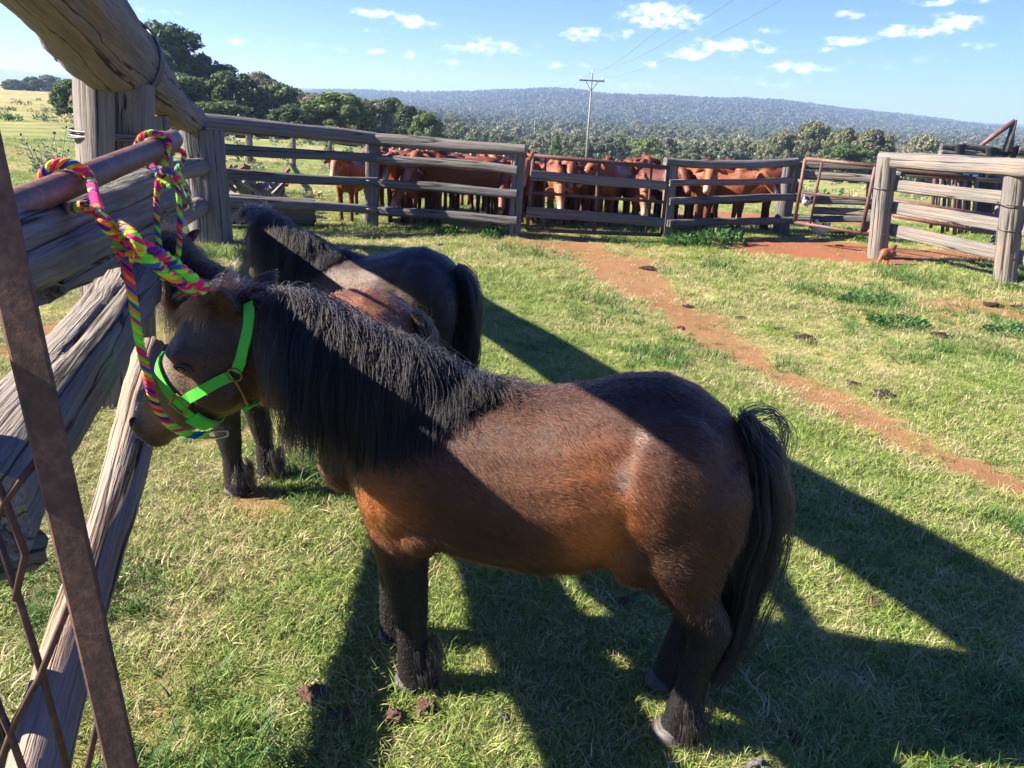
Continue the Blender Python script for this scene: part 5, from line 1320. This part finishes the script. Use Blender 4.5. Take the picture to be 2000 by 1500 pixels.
M_dung = rock_mat('dry_dung', (.10, .055, .038), (.20, .115, .08), (.33, .21, .155))
M_dungd = rock_mat('dark_dung', (.035, .024, .018), (.075, .05, .036), (.14, .095, .07))
M_stone = rock_mat('pale_stone', (.13, .12, .11), (.27, .25, .23), (.42, .38, .35))
M_brick = rock_mat('red_brick', (.13, .065, .045), (.21, .11, .08), (.31, .20, .16))
rocks = [rock_mesh(k, 3, .42, .68) for k in range(5)]; lumps = [rock_mesh(20 + k, 4, .72, .58) for k in range(5)]
def lump(name, label, cat, px, py, size, mat, k, group=None, sink=.25, meshes=None, z=0., Y=None):
    q = gp(px, py) if Y is None else at(px, py, Y); o = bpy.data.objects.new(name, (meshes or lumps)[k % 5]); COL.objects.link(o)
    if not len(o.data.materials): o.data.materials.append(mat)
    o.material_slots[0].link = 'OBJECT'; o.material_slots[0].material = mat
    o.data.polygons.foreach_set('use_smooth', np.ones(len(o.data.polygons), dtype=bool))
    o.location = (q.x, q.y, (tz(q.x, q.y) if Y is None else q.z) + size * (.55 - sink) + z); o.scale = (size, size * .9, size); o.rotation_euler = (.1 * k, .15 * k, 1.9 * k); tag(o, label, cat, group); return o
for k, (px, py, sz_, m_, lab) in enumerate([
        (606, 1362, .052, M_dung, 'lumpy dry dung clod in the grass left of the front hooves'),
        (668, 1402, .046, M_dungd, 'dark crumbled dung clod in the shade strip below the front hooves'),
        (766, 1405, .046, M_dungd, 'dark dung clod just left of the reddish one under the hooves'),
        (832, 1392, .044, M_dung, 'reddish dry dung clod directly below the front hooves'),
        (986, 1404, .032, M_stone, 'small pale stone right of the reddish dung clod'),
        (1214, 1180, .040, M_dung, 'dry dung clod on sunny grass under the belly'),
        (1702, 1178, .036, M_dung, 'dung clod in the sunlit patch right of the tail'),
        (1556, 1446, .030, M_dung, 'small dung clod right of the hind hooves'),
        (1478, 1500, .040, M_stone, 'pale stone at the bottom edge near the hind hooves'),
        (462, 962, .030, M_brick, 'orange stone beside the brown pony front hoof')]):
    lump('dung_clod' if 'dung' in lab else 'stone', lab, 'dung' if 'dung' in lab else 'stone', px, py, sz_ * .72, M_dung if m_ is M_dungd else m_, k, sink=.32)
DUNG = ['black dung patch on the track just below the cattle gate', 'larger of two dark dung patches side by side in mid yard', 'smaller of two dark dung patches side by side in mid yard', 'dark dung patch below the middle weed patch', 'dung patch right of the track in the lower yard', 'small dung patch beside the lower right one near the track',
        'small dung patch above the track left of the paired patches', 'crumbled dung at the edge of the track', 'crumbled dung on the track bend', 'small dung patch in open grass above the weed patches', 'dark flat dung patch below the right post', 'flat dung patch right of the one below the post',
        'dark dung patch on the bare soil at the right edge', 'rightmost dung patch on the bare soil', 'dung patch just above the rightmost weeds', 'dark dung patch on the red soil by the open gate', 'dung at the foot of the rightmost post', 'small dung patch midway between track and right post', 'small dung in the grass below the rail fence', 'tiny dung crumb left of the track']
for k, (px, py, sz_) in enumerate([(1264, 527, .10), (1572, 662, .09), (1590, 671, .06), (1836, 654, .09), (1725, 774, .085), (1668, 750, .05), (1518, 642, .05), (1446, 622, .05), (1345, 598, .06), (1620, 562, .05), (1700, 560, .09), (1770, 558, .07),
                                   (1937, 598, .10), (1990, 602, .08), (1940, 622, .06), (1640, 480, .07), (1975, 560, .09), (1490, 568, .05), (858, 478, .06), (1330, 640, .04)]):
    o = lump('dung_patch', DUNG[k], 'dung', px, py, sz_ * .8, M_dungd, k, 'dark dung patches in the yard', sink=.45); o.scale.z *= .45; o.rotation_euler.x = o.rotation_euler.y = 0
# rubble heap behind the rail fence
rr = random.Random(4)
for k in range(22):
    px = rr.uniform(420, 545); top = 338 + (px - 420) * .25; py = rr.uniform(top, 392)
    lump('rubble_stone', 'pale broken stone in the rubble heap behind the rail fence', 'stone', px, py, rr.uniform(.07, .17), M_stone, k, 'stones of the rubble heap', .3, rocks, Y=rr.uniform(11.3, 12.3))
bv = [(x * .11, y * .055, z * .038) for x in (-1, 1) for y in (-1, 1) for z in (-1, 1)]
bme = mesh('brick', bv, [(0, 1, 3, 2), (4, 6, 7, 5), (0, 4, 5, 1), (2, 3, 7, 6), (0, 2, 6, 4), (1, 5, 7, 3)]); bme.materials.append(M_brick)
for k in range(14):
    px = rr.uniform(440, 560); py = rr.uniform(326, 346) if k < 8 else rr.uniform(356, 384); q = at(px, py, rr.uniform(11.4, 12.2))
    o = bpy.data.objects.new('brick', bme); COL.objects.link(o); o.location = q; o.rotation_euler = (rr.uniform(-.6, .6), rr.uniform(-.6, .6), rr.uniform(0, 3)); o.scale = (.62,) * 3
    tag(o, 'loose orange brick in the rubble heap behind the rail fence', 'brick', 'bricks of the rubble heap')
rb = empty('earth_mound', tuple(at(485, 372, 11.8)), 'low earth mound under the rubble heap behind the fence', 'mound')
o = bpy.data.objects.new('earth', rock_mesh(77, 3, .3, .42)); COL.objects.link(o); o.data.materials.append(M_stone); o.parent = rb; o.scale = (.75, .45, .75); o.location = (0, .15, -.28)
for k, (a, b_, lab) in enumerate((((478, 352), (512, 382), 'white splintered plank leaning on the rubble heap'), ((535, 382), (556, 358), 'grey branch stump sticking out of the rubble heap'), ((430, 350), (462, 374), 'grey plank lying on the left side of rubble heap'))):
    e = empty('broken_plank', tuple(at(*a, 11.2)), lab, 'plank'); log('timber', at(*a, 11.2), at(*b_, 11.3), .05, .03, W_pale, e, 90 + k, square=.6, cracks=3, rough=.08, na=14)
e = empty('fallen_log', tuple(at(430, 420, 10.35)), 'dark thick fallen log under the bottom rail of the back fence', 'log')
log('trunk', at(430, 408, 10.3), at(612, 414, 10.75), .20, .19, W_dark, e, 95, cracks=5, rough=.05, na=30, jag=.03)

# ------------------------------------------------------------------ weeds and thistles
def leafy(seed, n, H, R, leaf, mat, nm='weed'):
    r = np.random.RandomState(seed); a = r.rand(n) * 6.283; u = r.rand(n); rad = R * np.sqrt(r.rand(n)) * (1 - .3 * u); c = np.stack([rad * np.cos(a), rad * np.sin(a), H * u * (1 - .5 * (rad / R) ** 2)], 1)
    d = unit(np.stack([np.cos(a), np.sin(a), r.uniform(.1, 1.1, n)], 1) + r.normal(0, .4, (n, 3))); sd = unit(np.cross(d, r.normal(0, 1, (n, 3)))); L = leaf * r.uniform(.6, 1.4, n)[:, None]
    v = np.stack([c, c + d * L * .5 + sd * L * .28, c + d * L - np.array([0, 0, .15]) * L, c + d * L * .5 - sd * L * .28], 1).reshape(-1, 3)
    me = np_mesh(nm, v, np.arange(n * 4).reshape(n, 4)); me.materials.append(mat); return me
M_weed = leaf_mat('weed_leaf', (.03, .09, .025), (.06, .15, .04), (.11, .22, .07)); M_thistle = leaf_mat('thistle_leaf', (.10, .13, .08), (.19, .23, .14), (.30, .33, .22))
weeds = [leafy(k, 420, .10, .42, .055, M_weed) for k in range(3)]
for k, (px, py, sc, lab) in enumerate([(1690, 592, .95, 'green leafy weed patch in the yard below the brown hen'), (1752, 634, .85, 'green weed patch right of the middle of the yard'), (1968, 650, .8, 'green weed patch at the right edge of the yard'),
        (1400, 478, 1.2, 'green weeds along the foot of the short rail fence'), (1330, 476, .9, 'green weeds below the latch end of cattle gate'), (1690, 470, .8, 'green weeds between open gate and right post'), (1600, 448, .7, 'green weeds beside the grey hen'),
        (960, 462, .7, 'pale weeds at the foot of the fence left of tall gate post'), (880, 458, .6, 'low weeds under the broadside steer fence panel'), (1655, 462, .7, 'green weeds under the open rusty gate')]):
    q = gp(px, py); o = bpy.data.objects.new('weed_patch', weeds[k % 3]); COL.objects.link(o); o.location = (q.x, q.y, 0); o.scale = (sc * (.9 if k < 3 else 1.1), sc * .55, sc * (.8 if k < 3 else 1.5)); o.rotation_euler = (0, 0, k * .2); tag(o, lab, 'weeds')
def thistle(label, px, py, Y, H, seed, cat='thistle'):
    p = at(px, py, Y); e = empty('thistle', (p.x, p.y, tz(p.x, p.y)), label, cat); r = random.Random(seed); parts = []; tips = []
    for k in range(7):
        a = r.uniform(0, 6.28); l = H * r.uniform(.6, 1.05); q1 = Vector((math.cos(a) * l * .10, math.sin(a) * l * .10, l * .5)); q2 = Vector((math.cos(a) * l * .28, math.sin(a) * l * .28, l)); parts.append(tube([(0, 0, 0), q1, q2], [.007, .006, .004], 5)); tips.append((q1, q2))
    v, q = join_arrays(parts); o = link('stem', np_mesh('stem', v, q), M_thistle); o.parent = e
    rs = np.random.RandomState(seed); V = []
    for q1, q2 in tips:
        for j in range(26):
            c = Vector((0, 0, 0)).lerp(q1, j / 13) if j < 13 else q1.lerp(q2, (j - 13) / 13); a = rs.rand() * 6.28; d = Vector((math.cos(a), math.sin(a), .5)); L = H * .13 * (1.1 - .6 * j / 26); sd = d.orthogonal().normalized() * L * .2
            V += [c, c + d * L * .5 + sd, c + d * L, c + d * L * .5 - sd]
    o = link('leaves', np_mesh('leaves', np.array([tuple(x) for x in V]), np.arange(len(V)).reshape(-1, 4)), M_thistle, smooth=False); o.parent = e
    for q1, q2 in tips[:4]:
        vv, ff = ball(q2, (.016, .016, .022), 8); o = link('seed_head', mesh('seed_head', vv, ff), M_dungd); o.parent = e
thistle('grey green thistle standing left in the field behind the pipe', 88, 352, 13.0, .95, 1); thistle('grey green thistle nearest the big post behind the pipe', 118, 345, 13.6, 1.0, 2)
thistle('pale thistle growing in the rubble heap', 505, 385, 11.2, .42, 3)
e_ = at(448, 335, 12.4); o = bpy.data.objects.new('shrub', leafy(9, 700, .38, .32, .07, M_weed, 'shrub')); COL.objects.link(o); o.location = (e_.x, e_.y, tz(e_.x, e_.y)); o.scale = (1.1, 1.1, 1.6); tag(o, 'small dark green shrub behind the rubble heap', 'shrub')
# tussocks and herbs over the paddocks beyond
tp = [(leafy(40 + k, 60, .28, .25, .14, (M_thistle, M_weed, M_straw)[k % 3], 'tussock'), None) for k in range(6)]
r = np.random.RandomState(21); n = 2600; y = r.uniform(12.5, 95, n) ** 1.0; a = r.uniform(-.9, .9, n); x = a * y
k = (r.rand(n) < .12 + sstep(.5, .68, fbm(x * .12, y * .12, 3))) & ~((y < 15) & (a > -.25)); x, y = x[k], y[k]; sc = r.uniform(.35, 1.1, len(x))
instancer('tussocks', np.stack([x, y, terrain(x, y)], 1), np.stack([0 * x, 0 * x, r.uniform(0, 6.28, len(x))], 1), np.stack([sc, sc, sc], 1), r.randint(0, 6, len(x)), tp, 'stuff', 'scattered tussocks and herbs over the paddocks beyond', 'tussocks')

# ------------------------------------------------------------------ far fences
wf = empty('wire_fence', tuple(at(880, 330, 26)), 'row of thin pale posts with wire in the paddock behind the cattle', 'fence')
M_white, _, _ = new_mat('pale_post', (.38, .36, .33), .8, .1)
prev = None
for k, (px, yt, yb) in enumerate(((745, 281, 305), (766, 283, 307), (780, 284, 308), (797, 285, 309), (815, 286, 310), (833, 287, 311), (891, 289, 314), (919, 291, 317), (952, 293, 322), (984, 295, 325))):
    Y = 30 - k * .7; b_ = at(px, yb, Y); b_.z = tz(b_.x, Y) - .1; t_ = at(px + 1, yt, Y)
    rod('post', [b_, b_.lerp(t_, .5), t_], .034, M_white, wf, 6)
    if prev: rod('wire', [prev, prev.lerp(t_, .5), t_ - Vector((0, 0, .08))], .008, M_wire, wf, 4)
    prev = t_ - Vector((0, 0, .08))
ofn = empty('old_fence', tuple(at(560, 290, 22)), 'old sagging timber fence in the paddock behind the rubble heap', 'fence')
for k, (px, yt, yb, Y, w_) in enumerate(((426, 250, 320, 15, .085), (484, 254, 279, 25, .10), (571, 260, 291, 24, .07), (643, 270, 296, 24, .06))):
    b_ = at(px, yb, Y); b_.z = min(b_.z, tz(b_.x, Y)) - .2; log('post', b_, at(px + 2, yt, Y), w_, w_ * .9, W_pale, ofn, 120 + k, square=.4, cracks=3, na=14, rough=.04)
for k, (a, Ya, b_, Yb) in enumerate((((430, 258), 15.2, (484, 262), 25), ((400, 262), 13, (430, 256), 15), ((573, 263), 24, (645, 276), 24), ((646, 276), 24, (730, 284), 27))):
    log('rail', at(*a, Ya), at(*b_, Yb), .05, .045, W_grey, ofn, 130 + k, cracks=2, na=12, rough=.05)

# ------------------------------------------------------------------ cattle crush and loading race at the right edge
M_blk, t, b = new_mat('black_sheet', (.018, .018, .022), .6, .3)
cr = empty('cattle_crush', tuple(gp(1900, 455)), 'dark cattle crush with upright bars and lever arm behind the right fence', 'cattle crush')
def cq(px, py, Y=13.2): return at(px, py, Y)
for k, (px, yt, yb, m_, r_) in enumerate(((1826, 345, 445, M_rust, .03), (1836, 345, 440, W_pale, .035), (1848, 340, 462, M_rust, .03), (1858, 345, 452, W_pale, .03), (1872, 340, 462, M_rustp, .035), (1884, 342, 458, W_grey, .045), (1896, 340, 460, M_rust, .03), (1908, 345, 455, W_pale, .035), (1946, 350, 470, M_rustp, .04), (1955, 350, 440, M_rustp, .035))):
    rod('upright_bar', [cq(px, yt), cq(px - 4, (yt + yb) / 2), cq(px - 8, yb)], r_, m_, cr, 8)
for (x0, y0, x1, y1, nm) in ((1912, 332, 1945, 470, 'black_panel'), (1962, 330, 2080, 480, 'black_panel'), (1868, 345, 1892, 440, 'rust_panel')):
    v = [cq(x0, y0, 13.4), cq(x1, y0 + 4, 13.4), cq(x1 - 6, y1, 13.4), cq(x0 - 8, y1, 13.4)]; v += [p + Vector((0, .04, 0)) for p in v]
    link(nm, mesh(nm, v, [(0, 1, 2, 3), (7, 6, 5, 4), (0, 4, 5, 1), (1, 5, 6, 2), (2, 6, 7, 3), (3, 7, 4, 0)]), M_blk if 'black' in nm else M_rust, cr, smooth=False)
for k, (a, b_, r_, m_) in enumerate((((1740, 328), (1905, 350), .035, M_rust), ((1745, 393), (1948, 424), .036, M_rustp), ((1745, 421), (1942, 456), .028, M_rustp), ((1760, 340), (1990, 356), .03, M_wire), ((1948, 404), (1945, 430), .03, W_pale), ((1942, 452), (1938, 480), .03, W_pale))):
    rod('rusty_rail', [at(*a, 11.4), at(*[(p + q) / 2 for p, q in zip(a, b_)], 11.3), at(*b_, 11.2)], r_, m_, cr, 8)
for k, (a, b_, r_, m_) in enumerate((((1838, 286), (1868, 288), .05, W_dark), ((1836, 298), (1866, 302), .06, W_pale), ((1872, 282), (1868, 345), .085, M_blk), ((1932, 288), (1928, 345), .085, M_blk), ((1876, 284), (1932, 292), .05, W_dark), ((1872, 300), (1925, 306), .06, W_pale), ((1936, 294), (1985, 300), .05, M_blk), ((1936, 306), (1970, 312), .06, W_pale), ((1900, 296), (1899, 312), .06, W_pale), ((1975, 288), (1970, 330), .07, M_blk), ((1985, 294), (2060, 302), .08, W_grey))):
    log('frame_timber', cq(*a), cq(*b_), r_, r_, m_, cr, 140 + k, square=.8, cracks=2, na=12, rough=.03)
rod('lever_arm', [cq(1908, 290), cq(1945, 262), cq(1982, 236)], [.03, .045, .04], M_rustp, cr, 8); rod('lever_post', [cq(1968, 296), cq(1975, 262), cq(1982, 234)], [.09, .05, .04], W_dark, cr, 8)
rod('shed_roof_edge', [at(1750, 336, 22), at(1850, 341, 22), at(1940, 346, 22)], .08, M_steel, cr, 6)
